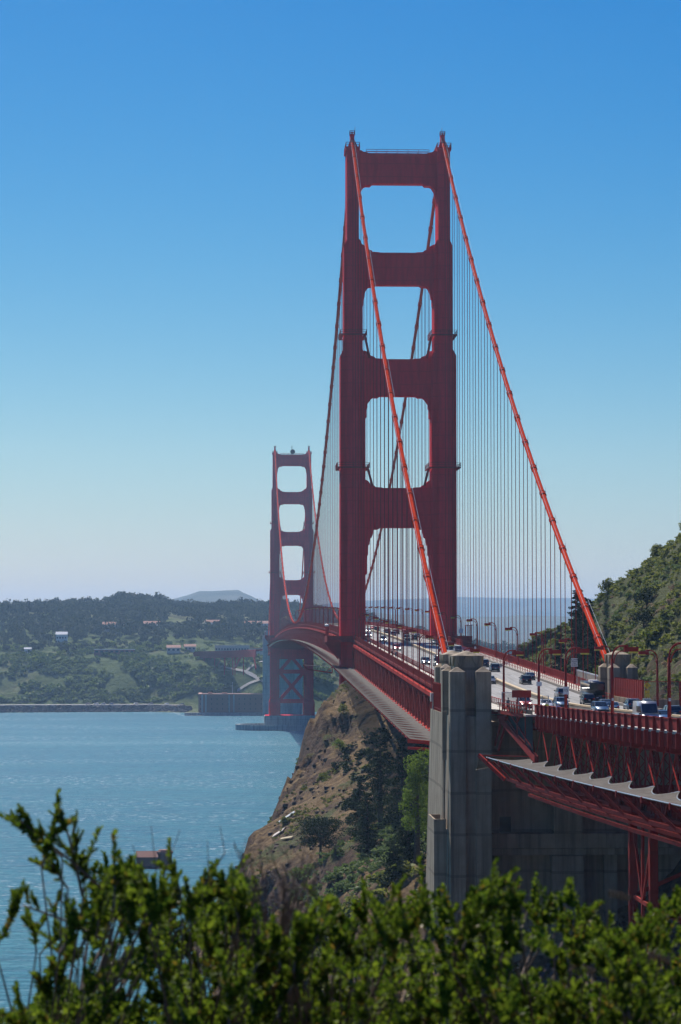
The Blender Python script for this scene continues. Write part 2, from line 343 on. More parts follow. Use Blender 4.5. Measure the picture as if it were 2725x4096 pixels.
# ------------------------------------------------------------------ terrain
def rbf(ctrl):
    P = np.array(ctrl, float); X = P[:, :2]; n = len(P)
    D = np.linalg.norm(X[:, None]-X[None], axis=2)
    A = np.zeros((n+3, n+3)); A[:n, :n] = D; A[:n, n] = 1; A[:n, n+1:] = X; A[n, :n] = 1; A[n+1:, :n] = X.T
    w = np.linalg.solve(A, np.concatenate([P[:, 2], np.zeros(3)]))
    def f(x, y):
        x = np.asarray(x, float); y = np.asarray(y, float); out = w[n] + w[n+1]*x + w[n+2]*y
        for i in range(n): out = out + w[i]*np.hypot(x-X[i, 0], y-X[i, 1])
        return out
    return f
NORTH = [(-19.4, -47, 58.6), (-23.8, -53, 58.6), (-26.1, -64, 54.2), (-27.8, -71, 50), (-31, -79, 46.5), (-32.1, -87, 41.5), (-34.7, -99, 37.5),
 (-36.7, -109, 34.7), (-39.3, -119, 31.5), (-42.2, -137, 27.5), (-44.7, -147, 25.7), (-47.9, -159, 21.6), (-51.4, -169, 16.5),
 (-15.8, -97, 55), (-19.4, -104, 49.5), (-25.5, -94, 48.5), (-25.1, -119, 40.7), (-29.5, -119, 37.5), (-34.6, -144, 32.5), (-27.9, -159, 33.5),
 (-38.5, -159, 28), (-34.5, -184, 27.2), (-43, -189, 22.5), (-40.2, -239, 17.5), (-31, -239, 28.5), (-25.8, -239, 33), (-29.2, -309, 31), (-34, -319, 28.5),
 (-23.6, -289, 35), (-21, -319, 38), (-25.7, -359, 36), (-16, -299, 41.5), (-21.8, -354, 39), (-10, -250, 41),
 (-36, -45, 0), (-40, -75, 0), (-48, -110, 0), (-55, -150, 0), (-55, -165, 0), (-52, -195, 0), (-51, -235, 0), (-53, -300, 0), (-62, -420, 0), (-100, -560, 0), (-150, -700, 0), (-158, -790, 5), (-60, -235, -5), (-66, -300, -5), (-66, -150, -5), (-58, -100, -5), (-80, -420, -5),
 (-30, -20, 8), (-17, -22, 44), (-8, 14, 6), (18, 14, 6), (0, 36, -2), (-30, 15, -2), (20, -60, 52), (0, -60, 56), (0, -100, 54), (0, -160, 50), (0, -220, 46), (0, -300, 46), (0, -350, 46),
 (-50, -758, 74.1), (-50, -750, 73.9), (-50, -744, 73.0), (-50, -730, 69), (-50, -700, 61), (-50, -600, 45), (-50, -500, 27), (-46, -420, 18), (-28, -450, 25), (0, -450, 24), (12, -415, 26), (14.5, -470, 26), (15, -520, 27), (13, -560, 30), (-12, -415, 26), (-12, -500, 25),
 (-10, -550, 30), (0, -650, 47), (-80, -500, 6), (-90, -600, 24), (-90, -700, 44), (-100, -760, 60), (-30, -750, 73.9), (-70, -750, 73.5),
 (30, -450, 66), (19, -420, 64.5), (19, -380, 64.5), (24, -500, 66), (26, -560, 67), (32, -650, 70), (60, -760, 80), (0, -760, 74),
 (22.9, -109, 68.5), (25.9, -111, 73), (28.1, -119, 75.8), (32, -124, 75.5), (36.2, -139, 77.3), (39.1, -149, 85), (44.4, -154, 89.6), (49.6, -159, 94), (57.2, -159, 98.5),
 (35.5, -279, 81.5), (24.5, -309, 76.5), (18, -329, 66), (18.4, -289, 66.5), (20.6, -239, 66.3), (23, -179, 68), (21.1, -359, 67.5),
 (80, -160, 116), (120, -200, 142), (80, -300, 118), (50, -350, 94), (70, -450, 104), (60, -550, 92), (200, -300, 185), (300, -500, 200),
 (60, -95, 84), (40, -75, 48), (60, -40, 20), (100, -45, 20), (35, -45, 12), (45, 0, 0), (100, 0, 0), (200, -60, 40), (200, 20, 0), (320, -60, 50), (320, 30, 0), (320, -790, 150), (150, -790, 110)]
fN = rbf(NORTH)
def fbm(p, oct=4, H=0.9, lac=2.1): return mn.fractal(p, H, lac, oct, noise_basis='PERLIN_ORIGINAL')
def north_noise(x, y, z, sl):
    rocky = min(1.0, max(0.0, (sl-0.5)/0.6)); east = 1.0 if x < 8 else 0.45
    a = 0.5 + 2.6*rocky*east
    v = a*fbm(Vector((x*0.085, y*0.085, z*0.06)), 5, 0.75)
    r = mn.ridged_multi_fractal(Vector((x*0.045+3, y*0.045, z*0.05)), 0.9, 2.2, 4, 1.0, 2.0) if rocky > 0 else 0
    v += rocky*east*2.0*(r-1.2)
    if rocky > 0: v += rocky*east*(1.5*fbm(Vector((x*0.27, y*0.27, z*0.2)), 3, 0.7) + 0.7*(mn.ridged_multi_fractal(Vector((x*.33, y*.22, z*.3)), 0.7, 2.2, 3, 1.0, 2.0)-1.0))
    if rocky > 0: v += rocky*east*1.9*(mn.ridged_multi_fractal(Vector((y*0.10+x*.03, (x-y*.2)*0.035+z*.03, 7.0)), 0.8, 2.3, 4, 1.0, 2.0)-1.1)
    d = math.hypot(x-CX, y-CY)
    if d < 60: v *= max(0.05, d/60*0.6)
    if -20 < x < 22 and -345 < y < 20: v = min(v, 1.0)
    return v
def grid_land(name, f, x0, x1, y0, y1, step, mat, nz, keep=lambda X, Y, Z: np.ones_like(X, bool), smooth=True):
    xs = np.arange(x0, x1+1e-6, step); ys = np.arange(y0, y1+1e-6, step); X, Y = np.meshgrid(xs, ys); Z = f(X, Y)
    gy, gx = np.gradient(Z, step); SL = np.hypot(gx, gy); Zf = Z.copy()
    if nz:
        for j in range(Z.shape[0]):
            for i in range(Z.shape[1]):
                if Z[j, i] > -4: Zf[j, i] = Z[j, i] + nz(X[j, i], Y[j, i], Z[j, i], SL[j, i])
    Zf = np.maximum(Zf, -6)
    K = keep(X, Y, Zf); nx = len(xs)
    idx = (np.arange(len(ys)-1)[:, None]*nx + np.arange(nx-1)[None]).ravel()
    F = np.stack([idx, idx+1, idx+nx+1, idx+nx], 1)
    F = F[K.ravel()[F].any(1)]
    V = np.stack([X.ravel(), Y.ravel(), Zf.ravel()], 1)
    used = np.unique(F); rm = np.full(len(V), -1); rm[used] = np.arange(len(used))
    o = bpy.data.objects.new(name, mesh_np(name, V[used], rm[F], mat, smooth=smooth)); COL.objects.link(o)
    def at(x, y):
        fx = np.clip((np.asarray(x)-x0)/step, 0, nx-1.001); fy = np.clip((np.asarray(y)-y0)/step, 0, len(ys)-1.001)
        i = fx.astype(int); j = fy.astype(int); a = fx-i; b = fy-j
        return (Zf[j, i]*(1-a)+Zf[j, i+1]*a)*(1-b) + (Zf[j+1, i]*(1-a)+Zf[j+1, i+1]*a)*b
    return o, at
# ground colours: dry grass and dirt, broken rock where it is steep, green where scrub grows
def land_mat(name, grass, grass2, rock1, rock2, green1, green2, gbias, slope_lo, slope_hi, sc=1.0):
    t = NT(name); v = t.coord(); g = t.n('ShaderNodeNewGeometry'); sp = t.n('ShaderNodeSeparateXYZ'); t.l(g.outputs['Normal'], sp.inputs[0])
    n1 = t.noise(v, 0.05*sc, 6, 0.6); n2 = t.noise(v, 0.35*sc, 6, 0.65); n3 = t.noise(v, 1.1*sc, 9, 0.78)
    gr = t.ramp(t.math('ADD', t.math('MULTIPLY', n2, 0.6), t.math('MULTIPLY', n3, 0.4)), [(0.35, grass), (0.65, grass2)])
    rk = t.ramp(t.math('ADD', t.math('MULTIPLY', n2, 0.4), t.math('MULTIPLY', n3, 0.6)), [(0.36, rock1), (0.62, rock2)])
    gn = t.ramp(n3, [(0.35, green1), (0.65, green2)])
    px_ = t.n('ShaderNodeSeparateXYZ'); t.l(v, px_.inputs[0]); west = t.n('ShaderNodeClamp'); t.l(t.math('MULTIPLY', t.math('SUBTRACT', px_.outputs[0], 10.0), 0.02), west.inputs[0]); west.inputs[2].default_value = 0.42 if 'north' in name else 0.0
    n1 = t.math('ADD', n1, west.outputs[0])
    k = t.mix(t.ramp(t.math('ADD', n1, t.math('MULTIPLY', n2, 0.35)), [(gbias, 0.0), (gbias+0.09, 1.0)]), gr, gn)
    st = t.math('ADD', t.math('ADD', sp.outputs[2], t.math('MULTIPLY', west.outputs[0], 0.55)), t.math('ADD', t.math('MULTIPLY', t.math('SUBTRACT', n2, 0.5), 0.9), t.math('MULTIPLY', t.math('SUBTRACT', t.noise(v, 0.06*sc, 5, 0.6), 0.5), 0.8)))
    k = t.mix(t.ramp(st, [(slope_lo, 1.0), (slope_hi, 0.0)]), k, rk)
    t.bump(t.math('ADD', n2, t.math('MULTIPLY', n3, 0.6)), 1.0, 1.6/sc); M[name] = t.base(k, 0.95, 0, 0.15)
land_mat('north_ground', (0.145, 0.090, 0.040), (0.31, 0.205, 0.095), (0.030, 0.021, 0.016), (0.20, 0.115, 0.068), (0.06, 0.075, 0.02), (0.14, 0.145, 0.05), 0.72, 0.66, 0.88)
land_mat('south_ground', (0.20, 0.22, 0.09), (0.33, 0.32, 0.15), (0.17, 0.14, 0.10), (0.26, 0.22, 0.17), (0.08, 0.13, 0.03), (0.16, 0.21, 0.06), 0.58, 0.45, 0.6, 0.12)
north_land, zN = grid_land('headland', fN, -168, 324, -800, 46, 1.3, 'north_ground', north_noise, lambda X, Y, Z: Z > -3.5)
tag(north_land, kind='structure')

SOUTH = [(-600, 1700, 0), (-420, 1722, 0), (-274, 1740, 0), (-129, 1760, 0), (-95, 1735, 0), (-84, 1700, 0), (-600, 1712, 6), (-420, 1734, 6), (-274, 1752, 6), (-129, 1773, 6), (-100, 1750, 5), (-70, 1745, 5),
 (-600, 1735, 6.5), (-420, 1756, 6.5), (-274, 1775, 6.5), (-129, 1790, 6.5), (-60, 1765, 8), (-30, 1745, 6), (0, 1720, 3), (30, 1740, 0), (41, 1847, 0), (46, 1870, 4), (150, 2000, 0), (300, 2260, 0), (520, 2600, 0), (700, 2760, 0),
 (20, 1650, -5), (-50, 1600, -6), (100, 1700, -8), (-300, 1600, -8), (-600, 1600, -8), (300, 1900, -10), (700, 2300, -10), (700, 1600, -12),
 (-600, 1830, 44), (-420, 1850, 45), (-288, 1885, 47), (-210, 1878, 48.6), (-106, 1858, 50), (-54, 1881, 57), (-29, 1805, 50), (-20, 1735, 30), (-5, 1800, 48), (-205, 1801, 12), (-279, 1800, 9), (-92, 1801, 33), (-150, 1830, 36), (-250, 1840, 33), (-350, 1820, 30),
 (46, 2001, 47), (52, 1941, 32), (58, 1901, 17), (20, 1900, 50), (-600, 2000, 56), (-400, 2000, 58), (-200, 1980, 62), (-50, 1980, 64), (60, 2080, 60), (150, 2150, 48), (289, 2380, 46),
 (-700, 2250, 82), (-400, 2250, 84), (-200, 2250, 86), (0, 2250, 84), (120, 2300, 72), (-700, 2600, 100), (-352, 2600, 104), (-221, 2600, 112), (-140, 2600, 114), (-90, 2600, 106), (-56, 2600, 111), (60, 2600, 106), (130, 2600, 97), (166, 2600, 82), (190, 2600, 66), (289, 2640, 52), (400, 2700, 44), (600, 2850, 30),
 (-700, 3000, 100), (-300, 3000, 105), (0, 3000, 100), (200, 3000, 60), (500, 3100, 50), (900, 3200, 30)]
fS = rbf(SOUTH)
def south_noise(x, y, z, sl): return (0.6+2.0*min(1, sl))*fbm(Vector((x*0.02, y*0.02, 5.0)), 4)
south_land, zS = grid_land('presidio_shore', fS, -700, 900, 1600, 3040, 8.0, 'south_ground', south_noise, lambda X, Y, Z: Z > -3.0)
south_land.name = 'south_shore'; tag(south_land, kind='structure')

# ------------------------------------------------------------------ water
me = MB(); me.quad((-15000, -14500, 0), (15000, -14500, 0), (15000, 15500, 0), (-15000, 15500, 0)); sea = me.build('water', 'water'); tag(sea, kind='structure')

# ------------------------------------------------------------------ far hills behind the city
t = NT('far_hill'); v = t.coord(); f = t.noise(v, 0.004, 6, 0.6); f2 = t.noise(v, 0.02, 4, 0.7)
k = t.mix(t.ramp(f2, [(0.68, 0.0), (0.74, 0.5)]), t.ramp(f, [(0.35, (0.05, 0.07, 0.05)), (0.65, (0.14, 0.14, 0.10))]), (0.40, 0.38, 0.35))
M['far_hill'] = t.base(k, 0.95, 0, 0.1)
def ridge(name, y, prof, depth, amp, seed, step=60):
    xs = np.arange(prof[0][0], prof[-1][0]+1, step); zt = np.interp(xs, [p[0] for p in prof], [p[1] for p in prof])
    rows = 14; V = []; 
    for j in range(rows):
        u = j/(rows-1)
        for i, x in enumerate(xs):
            sh = math.sin(min(1, u/0.6)*pi/2) if u < 0.6 else math.cos((u-0.6)/0.4*pi/2)
            n = fbm(Vector((x*0.0016+seed, u*2.2, seed)), 5, 0.8)*amp + fbm(Vector((x*0.012, u*9, seed)), 3)*amp*0.45
            V.append((x, y+(u-0.6)*depth, (zt[i]+n)*sh - 3*(1-sh)))
    n = len(xs); F = [(j*n+i, j*n+i+1, (j+1)*n+i+1, (j+1)*n+i) for j in range(rows-1) for i in range(n-1)]
    o = bpy.data.objects.new(name, mesh_np(name, V, F, 'far_hill', smooth=True)); COL.objects.link(o); tag(o, kind='structure'); return o
ridge('city_lowland', 4700, [(-1500, 60), (-300, 70), (150, 74), (500, 68), (800, 62), (1100, 40), (1500, 20)], 2600, 6, 1.3)
ridge('middle_hills', 7200, [(-2500, 120), (-900, 150), (-330, 165), (-190, 196), (-150, 212), (-20, 213), (10, 196), (60, 165), (380, 140), (900, 128), (1150, 122), (1500, 118), (2200, 90)], 2400, 12, 4.1, 40)
ridge('far_hills', 12600, [(-4000, 200), (-1500, 170), (0, 210), (700, 262), (1100, 275), (1350, 268), (1700, 262), (2000, 255), (2400, 262), (3000, 240), (4500, 200)], 3000, 14, 8.7, 80)

# ------------------------------------------------------------------ foliage templates
def crown_template(n, lumps, leaf, flat=1.0, seed=0, lump_r=0.42, spread=0.62, up=0.0):
    r = np.random.default_rng(seed); C = r.normal(size=(lumps, 3)); C /= np.linalg.norm(C, axis=1)[:, None]; C *= spread*r.uniform(0.35, 1, (lumps, 1)); C[:, 2] *= flat
    k = r.integers(0, lumps, n); d = r.normal(size=(n, 3)); d /= np.linalg.norm(d, axis=1)[:, None]; d[:, 2] = d[:, 2]*0.85 + 0.12
    p = C[k] + d*lump_r*(r.uniform(0.55, 1, (n, 1)))*np.array([1, 1, 0.8 if flat >= 0.8 else 0.45])
    return quads(p, leaf*r.uniform(0.6, 1.3, n), r, d, up)
def quads(p, s, r, d=None, flatness=0.0):
    n = len(p); a = r.normal(size=(n, 3)) 
    if d is not None: a = a*0.8 + d*0.5
    a[:, 2] += flatness; a /= np.linalg.norm(a, axis=1)[:, None]
    b = r.normal(size=(n, 3)); u = np.cross(a, b); u /= np.linalg.norm(u, axis=1)[:, None]; w = np.cross(a, u)
    s = np.asarray(s)[:, None]; u = u*s*0.5; w = w*s*0.5
    return np.stack([p-u*1.2, p-w*0.7, p+u*1.2, p+w*0.7], 1)            # n,4,3 leaf-shaped kites
def scatter(tmpl, pos, scl, rot):
    out = []
    for i, (p, s) in enumerate(zip(pos, scl)):
        q = tmpl[i % len(tmpl)]; a = rot[i]; c_, s_ = cos(a), sin(a); R = np.array([[c_, -s_, 0], [s_, c_, 0], [0, 0, 1]])
        out.append((q @ R.T)*np.asarray(s) + np.asarray(p))
    return np.concatenate(out)
def leaf_obj(name, Q, mat, parent=None, kind=None, mi=None):
    V = Q.reshape(-1, 3); F = np.arange(len(V)).reshape(-1, 4)
    o = bpy.data.objects.new(name, mesh_np(name, V, F, mat, mi)); COL.objects.link(o)
    if parent is not None: o.parent = parent
    if kind: o['kind'] = kind
    return o
# woods on the far shore: one mass of crowns
WT = [crown_template(130, 7, 0.30, 0.8, s, 0.46, 0.6) for s in range(6)]
pos = []; scl = []; rs = np.random.default_rng(5)
def wood_ok(x, y):
    if y < 1905: return False
    d = y-CY; px = (x-CX)/d
    if y < 2010 and -125 < x < 45: return False
    if y < 1945 and x < -120: return rs.random() < 0.5
    if x > 170 and y < 2700: return rs.random() < 0.3
    return True
tries = 0
while len(pos) < 3600 and tries < 60000:
    tries += 1
    y = 1905 + (rs.random()**0.8)*900; d = y-CY
    x = CX + d*(rs.uniform(-0.105, 0.145)); z = float(zS(x, y))
    if z < 20 or not wood_ok(x, y): continue
    if fbm(Vector((x*0.012, y*0.012, 2.2)), 3) < -0.34: continue
    h = rs.uniform(4.5, 9)*(1.0+.6*max(-.3, fbm(Vector((x*.008, y*.008, 6.0)), 2)))*(1.0 if y > 2000 else 0.75); pos.append((x, y, z+h*0.95)); scl.append((h*rs.uniform(0.75, 1.05), h*rs.uniform(0.75, 1.05), h*1.1))
wood = leaf_obj('woodland', scatter(WT, pos, scl, rs.uniform(0, 6.28, len(pos))), 'leaf_wood', kind='stuff')
tag(wood, 'dense dark green woodland covering the far hill', 'woodland')
pos = []; scl = []
while len(pos) < 2600:
    x = rs.uniform(-340, 60); y = rs.uniform(1776, 1985); z = float(zS(x, y))
    if z < 8 or (y > 1850 and -112 < x < -20 and rs.random() < 0.8): continue
    if fbm(Vector((x*0.02, y*0.03, 9.2)), 3) < -0.05: continue
    h = rs.uniform(1.6, 4.2)*(1.5 if fbm(Vector((x*0.013, y*0.02, 4.0)), 2) > 0.25 else 1.0); pos.append((x, y, z+h*0.45)); scl.append((h*1.25, h*1.25, h))
BT = [crown_template(46, 6, 0.5, 0.8, s+30) for s in range(5)]
tag(leaf_obj('bluff_scrub', scatter(BT, pos, scl, rs.uniform(0, 6.28, len(pos))), 'leaf_bluff', kind='stuff'), 'green scrub covering the bluff above the seawall', 'scrub')
# boulders of the seawall
def rock_template(seed):
    r = random.Random(seed); b = MB(); b.box(-1, 1, -1, 1, -0.8, 0.8)
    return np.array([(x*r.uniform(0.6, 1.15), y*r.uniform(0.6, 1.15), z*r.uniform(0.5, 1.1)) for x, y, z in b.v]), b.f
V = []; F = []
for i in range(1500):
    x = rs.uniform(-420, -88); ys = np.interp(x, [-420, -274, -129, -95], [1722, 1740, 1760, 1736]); y = ys + rs.uniform(-4, 9); z = max(0.2, min(5.6, (y-ys+2)*0.5)) 
    R, f = rock_template(i); s = rs.uniform(0.9, 2.2); a = rs.uniform(0, 6.28); base = len(V)
    V += [(x+s*(p[0]*cos(a)-p[1]*sin(a)), y+s*(p[0]*sin(a)+p[1]*cos(a)), z+s*p[2]) for p in R]; F += [tuple(base+q for q in ff) for ff in f]
o = bpy.data.objects.new('seawall_boulders', mesh_np('seawall_boulders', V, F, 'rock')); COL.objects.link(o); tag(o, 'dark boulders piled along the far seawall at the water', 'boulders', kind='stuff')
b = MB()
px_ = [(-420, 1742), (-274, 1760), (-200, 1768), (-129, 1778), (-95, 1752)]
for (x0, y0), (x1, y1) in zip(px_, px_[1:]): b.hexa([(x0, y0-6, 5.5), (x1, y1-6, 5.5), (x1, y1+8, 5.5), (x0, y0+8, 5.5), (x0, y0-6, 7.0), (x1, y1-6, 7.0), (x1, y1+8, 7.0), (x0, y0+8, 7.0)])
tag(b.build('shore_road', 'sidewalk'), kind='structure')

# surf breaking along the far seawall and the fort
M['surf'] = mottled('surf', (0.55, 0.62, 0.64), (0.82, 0.84, 0.84), 0.3, 0.9, 5)
b = MB(); sy = [(-420, 1718), (-274, 1736), (-200, 1744), (-129, 1755), (-105, 1737), (-93, 1628), (-60, 1627), (-14, 1628)]
rsf = random.Random(3)
for (x0, y0), (x1, y1) in zip(sy, sy[1:]):
    n = max(3, int(math.hypot(x1-x0, y1-y0)/4))
    for k in range(n):
        if rsf.random() < (.55 if x0 < -130 else .12): continue
        t0, t1 = k/n, (k+1.2)/n; w = rsf.uniform(.6, 2.2)*(1 if x0 < -130 else 2.6); j = rsf.uniform(-2, 1)
        p = (x0+(x1-x0)*t0, y0+(y1-y0)*t0+j); q = (x0+(x1-x0)*t1, y0+(y1-y0)*t1+j)
        b.poly([(p[0], p[1], .12), ((p[0]*2+q[0])/3, p[1]-w, .12), ((p[0]+q[0]*2)/3, q[1]-w*.8, .12), (q[0], q[1], .12), ((p[0]+q[0])/2, p[1]+w*.5, .12)])
tag(b.build('surf', 'surf'), 'white surf line along the far seawall', 'surf', kind='stuff')
# ------------------------------------------------------------------ the suspension bridge: one thing with its parts
bridge = empty('suspension_bridge', (0, 0, 0))
tag(bridge, 'long red suspension bridge with two tall towers over the strait', 'bridge')
# tower legs: a core with stepped wider sheaths
def tower_mesh():
    b = MB()
    for s in (-1, 1):
        def X(a, c): return (min(s*a, s*c), max(s*a, s*c))
        b.box(*X(11.95, 15.5), -6.0, 6.0, 120, 221.6)
        b.box(*X(11.9, 15.55), -7.6, 7.6, 10, 120)
        for (a, c, yh, zt) in ((11.1, 16.0, 5.2, 193.3), (10.75, 16.35, 4.7, 192.6), (10.3, 16.9, 5.0, 160.3), (9.9, 17.4, 4.4, 159.6)):
            b.box(*X(a, c), -yh, yh, 24 if yh > 4.6 else 23.5, zt)
            x0, x1 = X(a, c); y0 = yh
            b.frustum((x0, x1, -yh, yh), zt, (X(a+0.55, c-0.55)[0], X(a+0.55, c-0.55)[1], -yh+0.5, yh-0.5), zt+1.3)
        # fluting ribs on the inner and outer recesses
        for q, (xr, zt) in enumerate(((10.55, 159), (10.95, 159), (16.6, 159), (11.45, 191), (16.1, 191))):
            b.box(s*xr-0.09, s*xr+0.09, -5.45, 5.45, 24, zt)
        # base block on the pier and bearing
        b.box(*X(9.2, 18.2), -9, 9, 11.6, 22.5); b.frustum((*X(9.2, 18.2), -9, 9), 22.5, (*X(9.9, 17.4), -7.7, 7.7), 24.6)
        # saddle housing at the top
        b.box(*X(11.6, 15.9), -6.3, 6.3, 221.6, 222.3)
        b.frustum((*X(12.1, 15.3), -4.5, 4.5), 222.3, (*X(13.0, 14.4), -2.2, 2.2), 225.0)
        b.box(*X(13.05, 14.35), -1.2, 1.2, 225.0, 227.0)
    # pier
    b.box(-22, 22, -14, 14, -4, 11.2); b.box(-21.4, 21.4, -13.4, 13.4, 11.2, 11.6)
    return b.mesh('tower', 'tower_red')
me_t = tower_mesh()
# pier and fender are concrete: second slot
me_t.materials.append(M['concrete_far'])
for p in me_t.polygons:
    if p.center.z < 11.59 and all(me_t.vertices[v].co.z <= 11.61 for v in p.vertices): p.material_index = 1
tower_n = link(me_t, 'tower', bridge); tag(tower_n, 'near red tower rising from the headland')
# portal struts with stepped haunches
TOPF = [(0.0, 2.7), (1.0, 2.2), (1.6, 1.3), (2.8, 0.85), (3.2, 0.4), (5.2, 0.3), (5.4, 0.0)]
HA = {0: [(4.3, 0), (3.7, -.6), (2.3, -.6), (1.7, -.9), (.85, -2.3), (.6, -4), (.12, -6.2), (0, -6.5)],
      1: [(4.2, 0), (3.6, -.45), (2.1, -.5), (1.65, -.8), (.85, -2.3), (.7, -3.9), (.4, -4.1), (.35, -6.2), (0, -6.8)],
      2: [(4.46, 0), (3.9, -.4), (2.4, -.4), (1.9, -.8), (.75, -2.35), (.75, -3.5), (.45, -4.1), (.45, -6.4), (0, -7)],
      3: [(4.9, 0), (3.7, -.5), (2.6, -.5), (2.35, -2), (1.95, -3), (1.5, -3.1), (1.35, -5), (1.0, -5.3), (.9, -8.2), (.55, -8.6), (.5, -13.9), (0, -14.4)]}
STRUT = [(0, 11.98, 212.0, 221.0), (1, 10.78, 181.2, 190.8), (2, 9.93, 147.6, 158.6), (3, 9.93, 108.0, 119.8)]
for k, xi, zb, zt in STRUT:
    left = [(-xi+dx, zb+dz) for dx, dz in HA[k]]; tl = [(-xi+dx, zt+dz*(1 if k else 0.45)) for dx, dz in TOPF]
    prof = [(-xi-0.3, left[-1][1])] + left[::-1] + [(-x, z) for x, z in left] + [(xi+0.3, left[-1][1])]
    prof += [(xi+0.3, tl[0][1])] + [(-x, z) for x, z in tl] + tl[::-1] + [(-xi-0.3, tl[0][1])]
    b = MB(); b.prism(prof, lambda p: (p[0], -2.0, p[1]), lambda p: (p[0], 2.0, p[1]))
    b.box(-xi+4.6, xi-4.6, -2.35, 2.35, zt-0.5, zt+0.12); 
    for q in range(9 if k else 0):          # vertical art-deco ribs on the face
        x = -xi+3.0 + (2*xi-6.0)*q/8
        if abs(x) > 2.5: b.box(x-0.22, x+0.22, -2.18, 2.18, zb+0.8, zt-1.0)
    b.build('portal_strut', 'tower_red', tower_n)
# bracing below the deck
b = MB()
for z in (46.5, 22.8): b.box(-10.2, 10.2, -2.2, 2.2, z-1.6, z+1.6)
for (p, q) in (((-10.2, 46), (0, 58)), ((10.2, 46), (0, 58)), ((-10.2, 46.5), (0, 34.6)), ((10.2, 46.5), (0, 34.6)), ((-10.2, 22.8), (0, 34.6)), ((10.2, 22.8), (0, 34.6))):
    b.beam((p[0], 0, p[1]), (q[0], 0, q[1]), 3.6, 2.6, (0, 0, 1))
b.box(-2.2, 2.2, -2.0, 2.0, 32.6, 36.6); b.box(-10.2, 10.2, -2.4, 2.4, 56.5, 64.2)
b.build('lower_bracing', 'tower_red', tower_n)
def rail_run(b, pts, h=1.1, post=2.0, r=0.05):
    for (p, q) in zip(pts, pts[1:]):
        p, q = Vector(p), Vector(q); L = (q-p).length; n = max(1, int(L/post))
        for t_ in (0.5, 1.0): b.beam(p+Vector((0, 0, h*t_)), q+Vector((0, 0, h*t_)), r*2, r*2)
        for i in range(n+1): c = p.lerp(q, i/n); b.beam(c, c+Vector((0, 0, h)), r*2, r*2)
b = MB()
rail_run(b, [(-9.5, -2.0, 221.1), (9.5, -2.0, 221.1)], 1.2, 3.1, 0.06); rail_run(b, [(-9.5, 2.0, 221.1), (9.5, 2.0, 221.1)], 1.2, 3.1, 0.06)
for s in (-1, 1):
    rail_run(b, [(s*11.7, -6.2, 222.3), (s*15.8, -6.2, 222.3), (s*15.8, 6.2, 222.3), (s*11.7, 6.2, 222.3), (s*11.7, -6.2, 222.3)], 1.3, 2.0, 0.07)
    rail_run(b, [(s*13.0, -1.2, 227.0), (s*14.4, -1.2, 227.0), (s*14.4, 1.2, 227.0), (s*13.0, 1.2, 227.0), (s*13.0, -1.2, 227.0)], 1.1, 0.9, 0.07)
    b.beam((s*13.7, 0, 227.0), (s*13.7, 0, 228.0), 0.45, 0.45); b.beam((s*13.2+0.4, 0.6, 227.0), (s*13.2+0.4, 0.6, 229.6), 0.1, 0.1)
b.build('top_railing', 'rail_red', tower_n)
for s in (-1, 1):                       # painters' platforms round the legs
    for z, ho in ((165.8, 10.55), (126.0, 9.7)):
        b = MB(); xo = 16.6 if z > 150 else 17.6
        x0, x1 = (s*ho, s*xo) if s > 0 else (s*xo, s*ho); e = 0.85
        for (a0, a1, c0, c1) in ((x0-e, x1+e, -6.6-e, -6.6), (x0-e, x1+e, 6.6, 6.6+e), (x0-e, x0-0.02, -6.6, 6.6), (x1+0.02, x1+e, -6.6, 6.6)): b.box(a0, a1, c0, c1, z-0.35, z)
        rail_run(b, [(x0-e, -6.6-e, z), (x1+e, -6.6-e, z), (x1+e, 6.6+e, z), (x0-e, 6.6+e, z), (x0-e, -6.6-e, z)], 1.2, 2.0, 0.05)
        xa = s*(ho-0.6); 
        b.beam((xa, -3, z-0.4), (xa-s*1.3, -3, z-6.8 if z > 150 else z-5.5), 0.15, 0.7)
        b.build('maintenance_platform', 'rail_red', tower_n)
# deck-level walkway round the outside of each leg
for s in (-1, 1):
    b = MB(); z = 74.3
    b.box(s*17.5, s*21.6, -9.5, 9.5, z-0.5, z); b.box(s*13.8, s*17.45, -11.5, -8.2, z-0.5, z); b.box(s*13.8, s*17.45, 8.2, 11.5, z-0.5, z)
    b.prism([(s*17.5, z-0.5), (s*21.5, z-0.5), (s*21.5, z-1.0), (s*17.5, z-6.0)], lambda p: (p[0], -8.6, p[1]), lambda p: (p[0], -8.1, p[1]))
    b.prism([(s*17.5, z-0.5), (s*21.5, z-0.5), (s*21.5, z-1.0), (s*17.5, z-6.0)], lambda p: (p[0], 8.1, p[1]), lambda p: (p[0], 8.6, p[1]))
    for q in ((s*13.9, -11.4), (s*21.5, -9.4), (s*21.5, 9.4), (s*13.9, 11.4)): pass
    for (p, q) in (((s*14, -11.4), (s*17.6, -11.4)), ((s*17.6, -11.4), (s*21.5, -9.4)), ((s*21.5, -9.4), (s*21.5, 9.4)), ((s*21.5, 9.4), (s*14, 11.4))):
        b.beam((p[0], p[1], z+0.65), (q[0], q[1], z+0.65), 0.12, 1.3)
    o = b.build('walkway', 'rail_red', tower_n)
    for (x, y) in ((s*21.3, -9.2), (s*21.3, -4), (s*21.3, 2), (s*21.3, 9.2)):
        b = MB(); b.ball((x, y, z+4.5), 0.34, 8, 6); b.cur = 1; b.tube([(x, y, z), (x, y, z+4.2)], 0.12, 6); b.build('globe_lamp', ['globe', 'rail_red'], tower_n, True)
tower_s = copy_tree(tower_n, bridge); tower_s.location = (0, 1280, 0); tag(tower_s, 'hazy far red tower standing on its pier in the water')
b = MB(); ring = []
